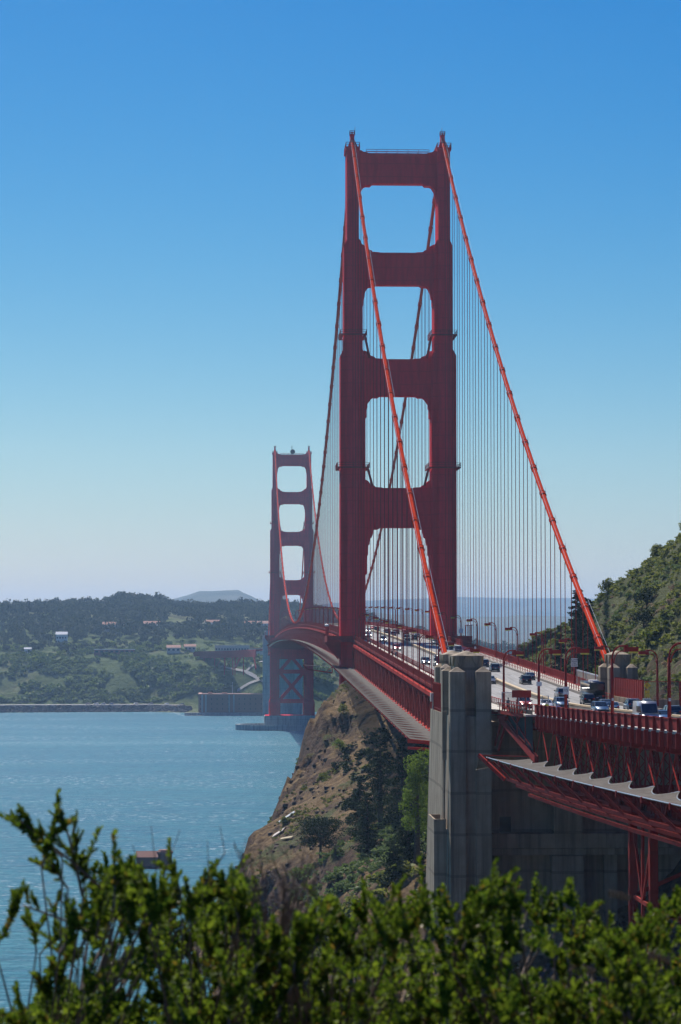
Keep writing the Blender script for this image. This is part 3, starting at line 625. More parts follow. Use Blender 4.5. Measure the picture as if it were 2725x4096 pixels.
for i in range(40):
    a = 2*pi*i/40; ring.append((46*cos(a)*(abs(cos(a))**-0.35 if abs(cos(a)) > .2 else 1.2)*0.98, 25*sin(a)))
ring = [(max(-46, min(46, x)), y) for x, y in ring]
for i in range(40):
    (x0, y0), (x1, y1) = ring[i], ring[(i+1) % 40]; k = 0.93
    b.hexa([(x0, y0, -3), (x1, y1, -3), (x1*k, y1*k, -3), (x0*k, y0*k, -3), (x0, y0, 4.4), (x1, y1, 4.4), (x1*k, y1*k, 4.4), (x0*k, y0*k, 4.4)])
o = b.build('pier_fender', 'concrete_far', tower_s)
b = MB()
for s in (-1, 1):
    b.tube([(s*0.3, 0, 221), (s*0.3, 0, 228.5)], 0.12, 5)
b.ball((0.6, -2.4, 223.4), 2.0, 12, 6, (1, .35, 1)); b.build('dish_antenna', 'dark_steel', tower_s)

# ---------------- main cables
ZT, ZA = 225.55, 66.7
def zcab(y):
    if y < 0: t = -y/343.0; return ZT + (ZA-ZT)*t - 0.5*7.1e-4*343**2*t*(1-t)
    if y <= 1280: return ZT - 4*143.0*(y/1280)*(1-y/1280)
    t = (y-1280)/343.0; return ZT + (ZA-ZT)*t - 0.5*7.1e-4*343**2*t*(1-t)
sus_y = [-(13.5+15.24*i) for i in range(22)] + [15.24*i for i in range(1, 84)]
band_me = None
for s in (-1, 1):
    b = MB(); ys = list(np.linspace(-343, 0, 60)) + list(np.linspace(0, 1280, 130))[1:] + list(np.linspace(1280, 1623, 30))[1:]
    b.tube([(s*HALF, y, zcab(y)) for y in ys], 0.50, 12)
    cb = b.build('main_cable', 'red_cable', bridge, True)
    tag(cb, 'main cable on the %s side of the bridge' % ('bay' if s < 0 else 'ocean'))
    for y in sus_y:
        if y < -331: continue
        sl = (zcab(y+0.5)-zcab(y-0.5)); d = Vector((0, 1, sl)).normalized(); c = Vector((s*HALF, y, zcab(y)))
        if band_me is None:
            bb = MB(); bb.tube([(0, 0, -0.8), (0, 0, 0.8)], 0.60, 12); bb.tube([(0, 0, -0.86), (0, 0, -0.66)], 0.68, 12); bb.tube([(0, 0, 0.66), (0, 0, 0.86)], 0.68, 12); band_me = bb.mesh('cable_band', 'red_cable')
        o = link(band_me, 'cable_band', cb, c); o.rotation_euler = d.to_track_quat('Z', 'Y').to_euler()
    b = MB()
    for dx in (-0.55, 0.55):
        for r0, r1 in ((-330, 0), (0, 1280)):
            yy = np.linspace(r0, r1, 60 if r0 < 0 else 100); b.tube([(s*HALF+dx, y, zcab(y)+1.35) for y in yy], 0.03, 4)
    for y in sus_y:
        if y > -331:
            for dx in (-0.55, 0.55): b.beam((s*HALF+dx, y, zcab(y)), (s*HALF+dx, y, zcab(y)+1.4), 0.05, 0.05)
    b.build('hand_ropes', 'galvanised', cb)
# ---------------- suspender ropes
for s in (-1, 1):
    for y in sus_y:
        top = zcab(y); bot = zr(y)-1.2
        if top-bot < 1.0 or y < -326: continue
        b = MB()
        for dx in (-0.42, 0.42):
            for dy in (-0.16, 0.16): b.tube([(s*HALF+dx, y+dy, bot), (s*HALF+dx, y+dy, top)], 0.056, 5, False)
        b.box(s*HALF-0.5, s*HALF+0.5, y-0.25, y+0.25, bot-0.1, bot+0.3)
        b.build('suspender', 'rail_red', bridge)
# ---------------- stiffening trusses, deck, railings
PAN = 7.62
def zt_(y): return zr(y)-1.3
def zb_(y): return zr(y)-8.4
YN, YS = -330.0, 1640.0
def run(y0, y1, step): 
    n = max(1, int(round((y1-y0)/step))); return [y0+(y1-y0)*i/n for i in range(n+1)]
for s in (-1, 1):
    b = MB()
    for p, q in zip(run(YN, YS, 30.48), run(YN, YS, 30.48)[1:]):
        b.beam((s*HALF, p, zt_(p)), (s*HALF, q+0.02, zt_(q)), 0.9, 0.75); b.beam((s*HALF, p, zb_(p)), (s*HALF, q+0.02, zb_(q)), 0.8, 0.75)
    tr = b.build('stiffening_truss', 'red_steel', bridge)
    ys = run(YN, YS, PAN); rest = MB(); cnt = 0
    for i, (p, q) in enumerate(zip(ys, ys[1:])):
        single = s < 0 and q < 780
        for nm in ('truss_post', 'truss_diagonal'):
            b = MB() if single else rest
            if nm == 'truss_post':
                b.box(s*HALF-0.34, s*HALF-0.16, p-0.17, p+0.17, zb_(p)+.3, zt_(p)-.3); b.box(s*HALF+0.16, s*HALF+0.34, p-0.17, p+0.17, zb_(p)+.3, zt_(p)-.3)
                for k in range(7): z0 = zb_(p)+0.6+k*0.9; b.beam((s*HALF-0.2, p-0.2, z0), (s*HALF+0.2, p+0.2, z0+0.5), 0.08, 0.08)
            else:
                a, c = (p, q) if i % 2 else (q, p)
                b.beam((s*HALF-0.25, a, zb_(a)+.2), (s*HALF-0.25, c, zt_(c)-.2), 0.14, 0.32); b.beam((s*HALF+0.25, a, zb_(a)+.2), (s*HALF+0.25, c, zt_(c)-.2), 0.14, 0.32)
            if single: b.build(nm, 'rail_red', tr); cnt += 1
    if rest.v: tag(rest.build('truss_bracing', 'rail_red', tr), kind='stuff')
# deck plate with floor beams and bottom bracing
b = MB(); ys = run(YN, YS, 30.48)
for p, q in zip(ys, ys[1:]):
    b.hexa([(-13.2, p, zr(p)-0.75), (13.2, p, zr(p)-0.75), (13.2, q, zr(q)-0.75), (-13.2, q, zr(q)-0.75), (-13.2, p, zr(p)-0.02), (13.2, p, zr(p)-0.02), (13.2, q, zr(q)-0.02), (-13.2, q, zr(q)-0.02)])
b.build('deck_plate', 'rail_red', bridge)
b = MB()
for i, y in enumerate(run(YN, YS, PAN)):
    b.box(-13.2, 13.2, y-0.2, y+0.2, zr(y)-2.4, zr(y)-0.78)
    if i % 2 == 0 and y+15.24 < YS:
        b.beam((-13.3, y, zb_(y)), (13.3, y+15.24, zb_(y+15.24)), 0.4, 0.4); b.beam((13.3, y, zb_(y)-.02), (-13.3, y+15.24, zb_(y+15.24)-.02), 0.4, 0.4); b.beam((-13.3, y, zb_(y)-.5), (13.3, y, zb_(y)-.5), 0.4, 0.4)
tag(b.build('floor_beams', 'rail_red', bridge), kind='stuff')

# ---------------- the road, on the bridge and on the approach
YR0 = -690.0
def strip(b, xa, xb, y0, y1, dz, step=15.24, thick=None, dz2=None):
    ys = run(y0, y1, step)
    for p, q in zip(ys, ys[1:]):
        a0, a1, c0, c1 = xc(p)+xa, xc(p)+xb, xc(q)+xa, xc(q)+xb
        if thick is None: b.quad((a0, p, zr(p)+dz), (a1, p, zr(p)+dz), (c1, q, zr(q)+dz), (c0, q, zr(q)+dz))
        else:
            t0 = dz-thick
            b.hexa([(a0, p, zr(p)+t0), (a1, p, zr(p)+t0), (c1, q, zr(q)+t0), (c0, q, zr(q)+t0), (a0, p, zr(p)+dz), (a1, p, zr(p)+dz), (c1, q, zr(q)+dz), (c0, q, zr(q)+dz)])
b = MB(); strip(b, -9.45, 9.45, YR0, 1640, 0.0); road = b.build('road', 'road_surface'); tag(road, kind='structure')
b = MB(); strip(b, -13.3, -9.85, -437, 1640, 0.22, 15.24, 0.24); wk = b.build('sidewalk', 'sidewalk'); tag(wk, kind='structure')
b = MB(); strip(b, 9.85, 13.3, -330, 1640, 0.22, 15.24, 0.24); wk = b.build('sidewalk', 'sidewalk'); tag(wk, kind='structure')
b = MB()
for s in (-1, 1): strip(b, *((s*9.85, s*9.45) if s < 0 else (s*9.45, s*9.85)), YR0, 1640, 0.42, 15.24, 0.5)
tag(b.build('kerb', 'barrier'), kind='structure')
# painted lane dashes
dash = None
for lane in (-6.3, -3.15, 3.15, 6.3):
    k = 0
    for y in np.arange(-560, 560, 11.0):
        L = 3.4; x = xc(y)+lane; x1 = xc(y+L)+lane
        bb = MB(); bb.quad((x-0.09, y, zr(y)+0.006), (x+0.09, y, zr(y)+0.006), (x1+0.09, y+L, zr(y+L)+0.006), (x1-0.09, y+L, zr(y+L)+0.006))
        if y < 120 and k < 70: bb.build('lane_dash', 'paint_white', road); k += 1
b = MB()
for s in (-1, 1): strip(b, s*9.1-0.07, s*9.1+0.07, -560, 700, 0.006)
b.build('edge_line', 'paint_white', road)
# movable median barrier: short units side by side
b = MB(); strip(b, -0.3, 0.3, -560, 1640, 0.55, 7.62, 0.56); md = b.build('median_barrier', 'barrier'); tag(md, 'low dark movable barrier down the middle of the road', 'barrier')
b = MB(); strip(b, -0.34, 0.34, -560, 1640, 0.78, 7.62, 0.22); b.build('barrier_cap', 'barrier_cap', md)

# ---------------- railings
def picket_panel(L, h, post=0.16, n=14):
    b = MB(); b.box(-0.06, 0.06, 0, L, h-0.1, h); b.box(-0.05, 0.05, 0, L, 0.1, 0.2); b.box(-post/2-0.02, post/2+0.02, -post/2, post/2, 0, h+0.1)
    for i in range(n): y = (i+0.5)*L/n; b.box(-0.03, 0.03, y-0.045, y+0.045, 0.2, h-0.1)
    return b
def rail_line(name, side_x, y0, y1, L, base, me, parent):
    ys = np.arange(y0, y1-0.01, L)
    for y in ys:
        a = math.atan((zr(y+L)-zr(y))/L); sh = -(xc(y+L)-xc(y))/L
        o = link(me, name, parent, (xc(y)+side_x, y, zr(y)+base)); o.rotation_euler = (a, 0, math.atan(sh))
pp = picket_panel(3.81, 1.35).mesh('railing_panel', 'rail_red')
far = MB()
for s in (-1, 1):
    b = MB(); 
    for p, q in zip(run(-330, 1280, 15.24), run(-330, 1280, 15.24)[1:]): b.beam((s*13.62, p, zr(p)+0.1), (s*13.62, q, zr(q)+0.1), 0.3, 0.5)
    rl = b.build('sidewalk_railing', 'rail_red', bridge)
    rail_line('railing_panel', s*13.62, -330, -13, 3.81, 0.35, pp, rl)
    b = MB()
    for y in np.arange(13, 1270, 3.81):
        b.beam((s*13.62, y, zr(y)+1.6), (s*13.62, y+3.81, zr(y+3.81)+1.6), 0.12, 0.12); b.beam((s*13.62, y, zr(y)+0.95), (s*13.62, y+3.81, zr(y+3.81)+0.95), 0.06, 0.9); b.box(s*13.62-.1, s*13.62+.1, y-.1, y+.1, zr(y)+.2, zr(y)+1.75)
    tag(b.build('far_railing', 'rail_red', rl), kind='stuff')
# light rail between the road and each sidewalk
def post_rail(L):
    b = MB(); b.tube([(0, 0, 1.1), (0, L, 1.1)], 0.06, 6); b.tube([(0, 0, 0.6), (0, L, 0.6)], 0.04, 5); b.box(-0.07, 0.07, -0.07, 0.07, 0, 1.12); return b
pr = post_rail(3.0).mesh('guard_rail_bay', 'rail_red')
for s, y0, y1 in ((-1, -330, 300), (1, -360, 300)):
    b = MB(); strip(b, s*9.95-0.06, s*9.95+0.06, y0, y1, 0.26, 15.24, 0.04); g = b.build('roadside_guard_rail', 'rail_red', bridge)
    rail_line('guard_rail_bay', s*9.95, y0, y1-150, 3.0, 0.24, pr, g)
    b = MB()
    for y in np.arange(y1-150, y1, 3.0): b.beam((s*9.95, y, zr(y)+1.34), (s*9.95, y+3, zr(y+3)+1.34), 0.1, 0.1); b.box(s*9.95-.06, s*9.95+.06, y-.06, y+.06, zr(y)+.24, zr(y)+1.34)
    tag(b.build('far_guard_rail', 'rail_red', g), kind='stuff')

# ---------------- safety net along the bay side
def net_panel(L, wid, zi, zo, zi2, zo2, sag=0.55, nu=8, nv=6):
    V = []; F = []
    for i in range(nu+1):
        u = i/nu
        for j in range(nv+1):
            v = j/nv; sc = 4*u*(1-u)
            x = -wid*v + sc*0.55*(v**6) - 0.0; z = (zi*(1-u)+zi2*u)*(1-v)+(zo*(1-u)+zo2*u)*v - sag*4*v*(1-v)*(0.5+0.5*sc) - 0.25*sc*v
            x += 0.7*sc*((1-v)**6)*-1
            V.append((x, u*L, z))
    for i in range(nu):
        for j in range(nv): a = i*(nv+1)+j; F.append((a, a+1, a+nv+2, a+nv+1))
    return V, F
NL = 7.62; netp = None
nz_ = lambda y: zr(y)-7.8
b = MB(); ysn = list(np.arange(-326, 1262, NL))
for y in ysn: 
    if abs(y) < 11 or abs(y-1280) < 12: continue
    pass
b.beam((-13.9, -326, nz_(-326)), (-13.9, -327, nz_(-327)), 0.3, 0.3)
for p, q in zip(run(-326, 1270, 30.48), run(-326, 1270, 30.48)[1:]): b.beam((-20.05, p, nz_(p)+0.30), (-20.05, q, nz_(q)+0.30), 0.12, 0.10)
netroot = b.build('safety_net', 'rail_red', bridge); tag(netroot, 'grey steel safety net slung below the bay side of the deck')
restV = []; restF = []; arm_rest = MB(); n_single = 0
for y in ysn:
    V, F = net_panel(NL, 6.2, nz_(y), nz_(y)+0.35, nz_(y+NL), nz_(y+NL)+0.35)
    V = [(x-13.85, yy+y, z) for x, yy, z in V]
    single = y < 640
    if single: me = mesh_np('net_panel', V, F, 'net', smooth=True); link(me, 'net_panel', netroot)
    else: base = len(restV); restV += V; restF += [tuple(base+i for i in f) for f in F]
    a = MB() if single else arm_rest
    a.beam((-13.9, y, nz_(y)-0.5), (-20.15, y, nz_(y)+0.12), 0.20, 0.34); a.beam((-13.9, y, nz_(y)-1.8), (-17.5, y, nz_(y)-0.35), 0.15, 0.22)
    a.beam((-20.0, y, nz_(y)+0.1), (-20.3, y, nz_(y)+0.75), 0.15, 0.15)
    if single: a.build('net_arm', 'rail_red', netroot)
link(mesh_np('far_net', restV, restF, 'net', smooth=True), 'far_net', netroot)['kind'] = 'stuff'
tag(arm_rest.build('far_net_arms', 'rail_red', netroot), kind='stuff')
# end frame at the pylon and the folded-out wing beside the tower
b = MB(); y = -327.5
for dz in (0.0, -1.1): b.beam((-13.9, y, nz_(y)-0.5+dz), (-20.2, y, nz_(y)-0.1+dz), 0.5, 0.45)
b.beam((-13.9, y-2, nz_(y)-0.3), (-20.2, y-2, nz_(y)+0.2), 0.35, 0.35)
b.build('net_end_frame', 'red_steel', netroot)
b = MB(); z = nz_(-2)-0.4
b.quad((-20.2, -12, z+0.4), (-28.6, -12, z+0.9), (-28.6, -5, z+0.9), (-20.2, -5, z+0.4)); b.build('net_wing', 'net', netroot)
b = MB(); b.beam((-20.2, -12.4, z-1.4), (-27.4, -12.4, z-0.35), 0.35, 0.4); b.beam((-27.4, -12.4, z-0.35), (-28.7, -12.2, z+0.95), 0.3, 0.35); b.beam((-20.2, -12.4, z-1.4), (-20.2, -12.4, z+0.4), 0.3, 0.4)
b.beam((-20.2, -12.4, z+0.4), (-22.2, -12.4, z-1.2), 0.2, 0.2); b.build('net_wing_frame', 'red_steel', netroot)
# ------------------------------------------------------------------ concrete pylons and anchorage
def pylon(name, x0, x1, y0, y1, z0, zw, zt, label, far=False, outer=-1):
    """y0 is the face towards the viewpoint, y1 the back; corner piers reach zw, the core reaches zt"""
    p = empty(name, ((x0+x1)/2, y0, z0)); ox, oy, oz = p.location
    w = x1-x0; pw = w*0.37; mat = 'concrete_far' if far else 'concrete'
    def bx(b, a, c, d, e, f, g): b.box(a-ox, c-ox, d-oy, e-oy, f-oz, g-oz)
    def fr(b, r0, f, r1, g): b.frustum((r0[0]-ox, r0[1]-ox, r0[2]-oy, r0[3]-oy), f-oz, (r1[0]-ox, r1[1]-ox, r1[2]-oy, r1[3]-oy), g-oz)
    b = MB(); i = w*0.17; cy0, cy1 = y0+3.4, y1-1.2
    bx(b, x0+.3, x1-.3, y0+0.8, y1-0.4, z0, zw-6.6)
    bx(b, x0+i, x1-i, cy0, cy1, z0, zt-0.5); fr(b, (x0+i, x1-i, cy0, cy1), zt-0.5, (x0+i+w*.3, x1-i-w*.3, cy0+1.5, cy1-1.5), zt+0.1)
    core = b.build('core', mat, p)
    for (a, c, d, e) in ((x0, x0+pw, y0, y0+2.4), (x1-pw, x1, y0, y0+2.4), (x0-.25, x0+pw-.2, y1-2.4, y1), (x1-pw+.2, x1+.25, y1-2.4, y1)):
        b = MB(); bx(b, a, c, d, e, z0, zw-0.35); mx, my = (a+c)/2, (d+e)/2; fr(b, (a, c, d, e), zw-0.35, (mx-.15, mx+.15, my-.15, my+.15), zw+0.28)
        b.build('corner_pier', mat, p)
    # saw-tooth crown on the core faces
    for (f, g) in ((lambda t_, z, k: (x0+i+(x1-x0-2*i)*t_-ox, cy0-k-oy, z-oz), 1), (lambda t_, z, k: (x0+i-k-ox, cy1+(cy0-cy1)*t_-oy, z-oz), 1), (lambda t_, z, k: (x1-i+k-ox, cy0+(cy1-cy0)*t_-oy, z-oz), 1)):
        b = MB(); z = zt-0.5; prof = [(0, z+.02), (0, z-.15), (.23, z-.2), (.5, z-1.55), (.5, z-1.55), (.73, z-.2), (1, z-.15), (1, z+.02)]
        prof = [(0, z), (0, z-.12), (.2, z-1.5), (.4, z-.12), (.6, z-.12), (.8, z-1.5), (1, z-.12), (1, z)]
        b.prism(prof, lambda q: f(q[0], q[1], 0.28), lambda q: f(q[0], q[1], -0.02)); b.build('saw_tooth_crown', mat, core)
    tag(p, label, 'pylon'); return p
pylon('concrete_pylon', -20.0, -14.25, -408.0, -396.0, 34, 71.15, 73.5, 'big square concrete pylon beside the cyclist on the approach path')
pylon('concrete_pylon', -16.1, -11.45, -347.0, -336.0, 40, 70.9, 73.2, 'concrete pylon half hidden where the bay side cable comes down')
pylon('concrete_pylon', 11.45, 16.1, -347.0, -336.0, 60, 70.9, 73.2, 'dark concrete pylon on the hill side behind the bus')

anch = empty('anchorage', (-20, -372, 34)); tag(anch, 'massive weathered concrete anchorage block under the road behind the big pylon', 'anchorage')
def A(b, *q): b.box(q[0]+20, q[1]+20, q[2]+372, q[3]+372, q[4]-34, q[5]-34)
b = MB(); p0 = [(-20.5, -406.0), (-14.4, -406.0), (-14.4, -369.0), (-20.5, -369.0)]; p1 = [(-19.7, -406.0), (-14.4, -406.0), (-14.4, -370.0), (-19.7, -370.0)]
b.hexa([(x+20, y+372, 0) for x, y in p0] + [(x+20, y+372, 64.6-34) for x, y in p1]); b.build('side_wall', 'concrete', anch)
b = MB(); A(b, -14.3, 21, -400, -372, 20, 63.6); b.build('front_wall', 'concrete', anch)
b = MB(); A(b, -14.2, 12.2, -403, -400.02, 46.0, 48.0); A(b, -14.2, 12.2, -402.6, -400.03, 45.0, 45.9); b.build('ledge', 'concrete', anch)
b = MB(); A(b, -5.0, -1.0, -403.2, -400.05, 48.02, 52.6); A(b, -5.6, -0.4, -403.4, -400.04, 52.6, 54.2); A(b, -5.2, -0.8, -403.0, -400.06, 34, 44.9); A(b, -14.2, -12.6, -401.4, -400.02, 48.02, 63); A(b, 2.4, 4.2, -401.4, -400.02, 34, 44.9); b.build('buttress', 'concrete', anch)
b = MB(); A(b, -12.3, -10.7, -400.04, -399.9, 48.05, 50.2); b.build('doorway', 'dark_window', anch)
b = MB(); A(b, -22.0, -20.0, -404.5, -394.5, 34, 48.8); 
for q in ((-22.0, -21.75, -404.5, -394.5), (-21.75, -20.3, -404.5, -404.2), (-21.75, -20.3, -394.8, -394.5)): A(b, *q, 48.8, 50.2)
b.build('balcony', 'concrete', anch)
b = MB(); A(b, -20.6, -20.35, -403.8, -403.2, 47, 62); A(b, -20.9, -20.3, -405.6, -404.9, 58.5, 65.2); b.build('wall_slot', 'concrete', anch)
# tall red bar fence on top of the anchorage side wall
fence = empty('bar_fence', (-19.5, -394.5, 64.6)); tag(fence, 'tall red bar fence standing on the anchorage side wall', 'fence')
bar = MB().box(-0.09, 0.09, -0.09, 0.09, -0.6, 4.2).mesh('bar', 'rail_red')
for i in range(17): link(bar, 'bar', fence, (0, i*1.35, 0))
for z in (0.4, 4.1): b = MB(); b.box(-0.07, 0.07, -0.1, 21.8, z-.08, z+.08); b.build('rail', 'rail_red', fence)
b = MB(); b.box(-0.5, 0.3, 20.4, 21.7, 1.2, 2.5); b.box(-0.2, 0.0, 21.0, 21.2, -4.0, 1.2); o = b.build('control_box', 'cream_wall', fence)

# red slatted fence and wire fence on the hill side
f2 = empty('slat_fence', (11.2, -381, 65.4)); tag(f2, 'red slatted fence curving in front of the dark concrete pylon', 'fence')
sl = MB().box(-0.09, 0.09, -0.75, 0.75, 0.8, 3.6)
sl.box(-0.16, 0.16, -0.85, -0.70, 0.6, 3.75)
sl = sl.mesh('slat', 'rail_red')
for i in range(16): link(sl, 'slat', f2, (0.1, i*1.75+0.6, 0), 0)
b = MB(); b.box(-0.25, 0.25, -0.4, 28, -0.8, 0.75); b.build('base_wall', 'concrete', f2)
f3 = empty('wire_fence', (11.4, -382, 65.3)); tag(f3, 'tall wire fence with red posts in front of the green hillside', 'fence')
po = MB().box(-0.14, 0.14, -0.14, 0.14, 0, 3.7).mesh('post', 'rail_red')
for i in range(8): link(po, 'post', f3, (i*1.6+0.3, -i*0.5, 0))
b = MB(); b.beam((0, 0, 3.65), (12, -3.75, 3.65), 0.1, 0.1); b.build('top_rail', 'rail_red', f3)
b = MB(); b.quad((0, 0, 1.0), (12, -3.75, 1.0), (12, -3.75, 3.6), (0, 0, 3.6)); b.build('wire_mesh', 'chain_link', f3)
b = MB(); b.beam((0, 0.3, 0.3), (12, -3.45, 0.3), 0.4, 1.4); b.build('base_wall', 'concrete', f3)
f4 = empty('wire_screen', (13.7, -330, zr(-330))); tag(f4, 'grey wire screen with shiny top rail at the end of the hill side sidewalk', 'fence')
def zl(y): return zr(y)-zr(-330)
b = MB(); b.hexa([(-0.1, 0, 0.2), (0.1, 0, 0.2), (0.1, 38, zl(-292)+.2), (-0.1, 38, zl(-292)+.2), (-0.1, 0, 2.7), (0.1, 0, 2.7), (0.1, 38, zl(-292)+2.7), (-0.1, 38, zl(-292)+2.7)]); b.build('screen', 'barrier', f4)
b = MB(); b.beam((0, 0, 2.85), (0, 38, zl(-292)+2.85), 0.22, 0.22); b.build('top_rail', 'galvanised', f4)
for i in range(4): b = MB(); y = i*12.4; b.box(-0.16, 0.16, y-.16, y+.16, zl(y-330), zl(y-330)+3.0); b.build('post', 'galvanised', f4)

# ------------------------------------------------------------------ approach viaduct on the near side
via = empty('approach_viaduct', (-10, -437, 44)); tag(via, 'red steel approach viaduct with plate railing and net below it', 'viaduct')
VO = (10, 437, -44)
def vv(b):                                   # shift a builder into the viaduct's frame
    b.v = [(x+VO[0], y+VO[1], z+VO[2]) for x, y, z in b.v]; return b
YV0, YV1 = -640.0, -437.0
EX = -12.1
b = MB(); strip(b, -9.84, 9.84, YV0, -330, -0.03, 15.0, 0.9); vv(b).build('deck', 'rail_red', via)
b = MB(); strip(b, EX+0.05, -9.86, YV0, YV1, 0.20, 3.5, 0.22); vv(b).build('path_slab', 'sidewalk', via)
b = MB(); strip(b, EX, EX+0.16, YV0, YV1, -0.1, 3.5, 1.25); strip(b, EX+0.16, -9.84, YV0, YV1, -0.9, 3.5, 0.4); vv(b).build('fascia_girder', 'rail_red', via)
L = 3.5
ny = int((YV1-YV0)/L)
plate = MB(); plate.box(-0.04, 0.04, 0.08, L-0.08, 0.34, 1.42); plate.box(-0.09, 0.09, 0.0, L, 1.40, 1.50)
plate = plate.mesh('railing_plate', 'rail_red')
rib = MB(); rib.box(-0.30, 0.10, -0.07, 0.07, 0.16, 1.55); rib.box(-0.42, 0.02, -0.10, 0.10, -1.35, 0.14); rib = rib.mesh('rib', 'rail_red')
for i in range(ny):
    y = YV1-(i+1)*L; a = math.atan((zr(y+L)-zr(y))/L); sh = math.atan(-(xc(y+L)-xc(y))/L); loc = (xc(y)+EX+VO[0]-0.04, y+VO[1], zr(y)+VO[2])
    o = link(plate, 'railing_plate', via, loc); o.rotation_euler = (a, 0, sh); link(rib, 'rib', via, loc)
b = MB(); 
for y in np.arange(YV0, -345, 3.0):
    p = (xc(y)-9.9, y, zr(y)+1.25); q = (xc(y+3)-9.9, y+3, zr(y+3)+1.25)
    b.tube([p, q], 0.06, 5); b.box(p[0]-.06, p[0]+.06, y-.06, y+.06, zr(y)+.4, zr(y)+1.25)
tag(vv(b).build('inner_rail', 'rail_red', via), kind='stuff')
# main trusses under the viaduct
YT0, YT1 = -625.0, -432.0
for sx in (-9.0, 9.0):
    b = MB(); ys = run(YT0, YT1, 12.4)
    for p, q in zip(ys, ys[1:]):
        for dz, h in ((-1.9, 0.8), (-9.2, 0.8)): b.beam((xc(p)+sx, p, zr(p)+dz), (xc(q)+sx, q, zr(q)+dz), 0.7, h)
    ch = vv(b).build('truss_chords', 'rail_red', via); ch['kind'] = 'stuff'
    for i, (p, q) in enumerate(zip(ys, ys[1:])):
        m_ = (p+q)/2
        for (a, c, w) in (((p, -9.0), (m_, -2.1), 0.45), ((m_, -2.1), (q, -9.0), 0.45), ((m_, -9.0), (m_, -2.1), 0.3), ((p, -9.0), (p, -2.1), 0.3)):
            b = MB()
            for dx in (-0.3, 0.3): b.beam((xc(a[0])+sx+dx, a[0], zr(a[0])+a[1]), (xc(c[0])+sx+dx, c[0], zr(c[0])+c[1]), 0.1, w)
            n = 9
            for k in range(n):
                t0, t1 = k/n, (k+1)/n; A0 = Vector((xc(a[0])+sx, a[0], zr(a[0])+a[1])); C0 = Vector((xc(c[0])+sx, c[0], zr(c[0])+c[1])); s_ = 0.3 if k % 2 else -0.3
                b.beam(A0.lerp(C0, t0)+Vector((s_, 0, 0)), A0.lerp(C0, t1)+Vector((-s_, 0, 0)), 0.06, 0.08)
            vv(b).build('truss_member', 'rail_red', ch)
b = MB()
for y in run(YT0, YT1, 6.2):
    b.beam((xc(y)-11.9, y, zr(y)-1.45), (xc(y)+11, y, zr(y)-1.45), 0.3, 0.9); b.beam((xc(y)-9, y, zr(y)-9.2), (xc(y)+9, y, zr(y)-9.2), 0.3, 0.4)
tag(vv(b).build('cross_beams', 'rail_red', via), kind='stuff')
# net on the bay side, hung from V rods, on lattice arms
NI, NO = -11.9, -18.2
def zn(y): return zr(y)-5.3
nodes = list(np.arange(-436.0, -622, -10.9))
b = MB()
for p, q in zip(nodes, nodes[1:]): b.tube([(xc(p)+NO, p, zn(p)+0.1), (xc(q)+NO, q, zn(q)+0.1)], 0.07, 5)
nr = vv(b).build('net_frame', 'galvanised', via)
for p, q in zip(nodes, nodes[1:]):
    V = []; F = []; nu, nv = 12, 8
    for i in range(nu+1):
        u = i/nu; y = p+(q-p)*u; sc = 4*u*(1-u)
        for j in range(nv+1):
            v = j/nv
            x = NI-sc*1.15*(1-v)**3 + (NO-NI)*v + xc(y); z = zn(y) - 0.75*4*v*(1-v)*(0.6+0.4*sc)*0.7 - 0.55*sc*(1-v)**2 + 0.1*v
            V.append((x+VO[0], y+VO[1], z+VO[2]))
    for i in range(nu):
        for j in range(nv): a = i*(nv+1)+j; F.append((a, a+1, a+nv+2, a+nv+1))
    link(mesh_np('net_panel', V, F, 'net', smooth=True), 'net_panel', nr)
    b = MB(); b.tube([V_ for V_ in [(V[i*(nv+1)][0], V[i*(nv+1)][1], V[i*(nv+1)][2]) for i in range(nu+1)]], 0.06, 5); b.build('edge_rope', 'galvanised', nr)
for y in nodes:
    n0 = Vector((xc(y)+NI, y, zn(y)))
    for dy in (5.2, -5.2):
        b = MB(); t0 = Vector((xc(y+dy)+EX+0.2, y+dy, zr(y+dy)-1.3)); b.tube([n0, n0.lerp(t0, .5), t0], [0.085, 0.07, 0.045] if dy > 0 else [0.05, 0.045, 0.04], 6); b.build('hanger_rod', 'red_steel', nr); vvd = nr
        bpy.data.objects[-1] if False else None
for o in list(nr.children):
    if o.name.startswith('hanger_rod'): o.location = VO
for i, y in enumerate(np.arange(-438.0, -622, -10.9)):
    b = MB(); P = lambda x, dz: (xc(y)+x, y, zr(y)+dz)
    b.beam(P(NO+0.1, -5.5), P(-14.6, -8.6), 0.24, 0.42, (0, 1, 0)); b.beam(P(-14.6, -8.6), P(-9.2, -9.2), 0.24, 0.4); b.beam((xc(y)-15.6, y-2.7, zr(y)-7.9), P(NO+0.6, -5.7), 0.16, 0.24)
    b.beam(P(-14.6, -8.6), P(-14.6, -6.4), 0.14, 0.2); b.box(xc(y)+NO-.15, xc(y)+NO+.15, y-.2, y+.2, zr(y)-5.7, zr(y)-5.15)
    o = b.build('net_arm', 'rail_red', nr); o.location = VO
b = MB(); ys = run(-438, -620, 10.0) if False else [-438-10.1*i for i in range(19)]
for p, q in zip(ys, ys[1:]):
    for x, dz, w in ((-15.7, -7.9, 0.38), (-14.6, -8.7, 0.34), (-13.0, -9.9, 0.36)): b.beam((xc(p)+x, p, zr(p)+dz), (xc(q)+x, q, zr(q)+dz), w, w)
o = b.build('long_beam', 'rail_red', nr); o.location = VO
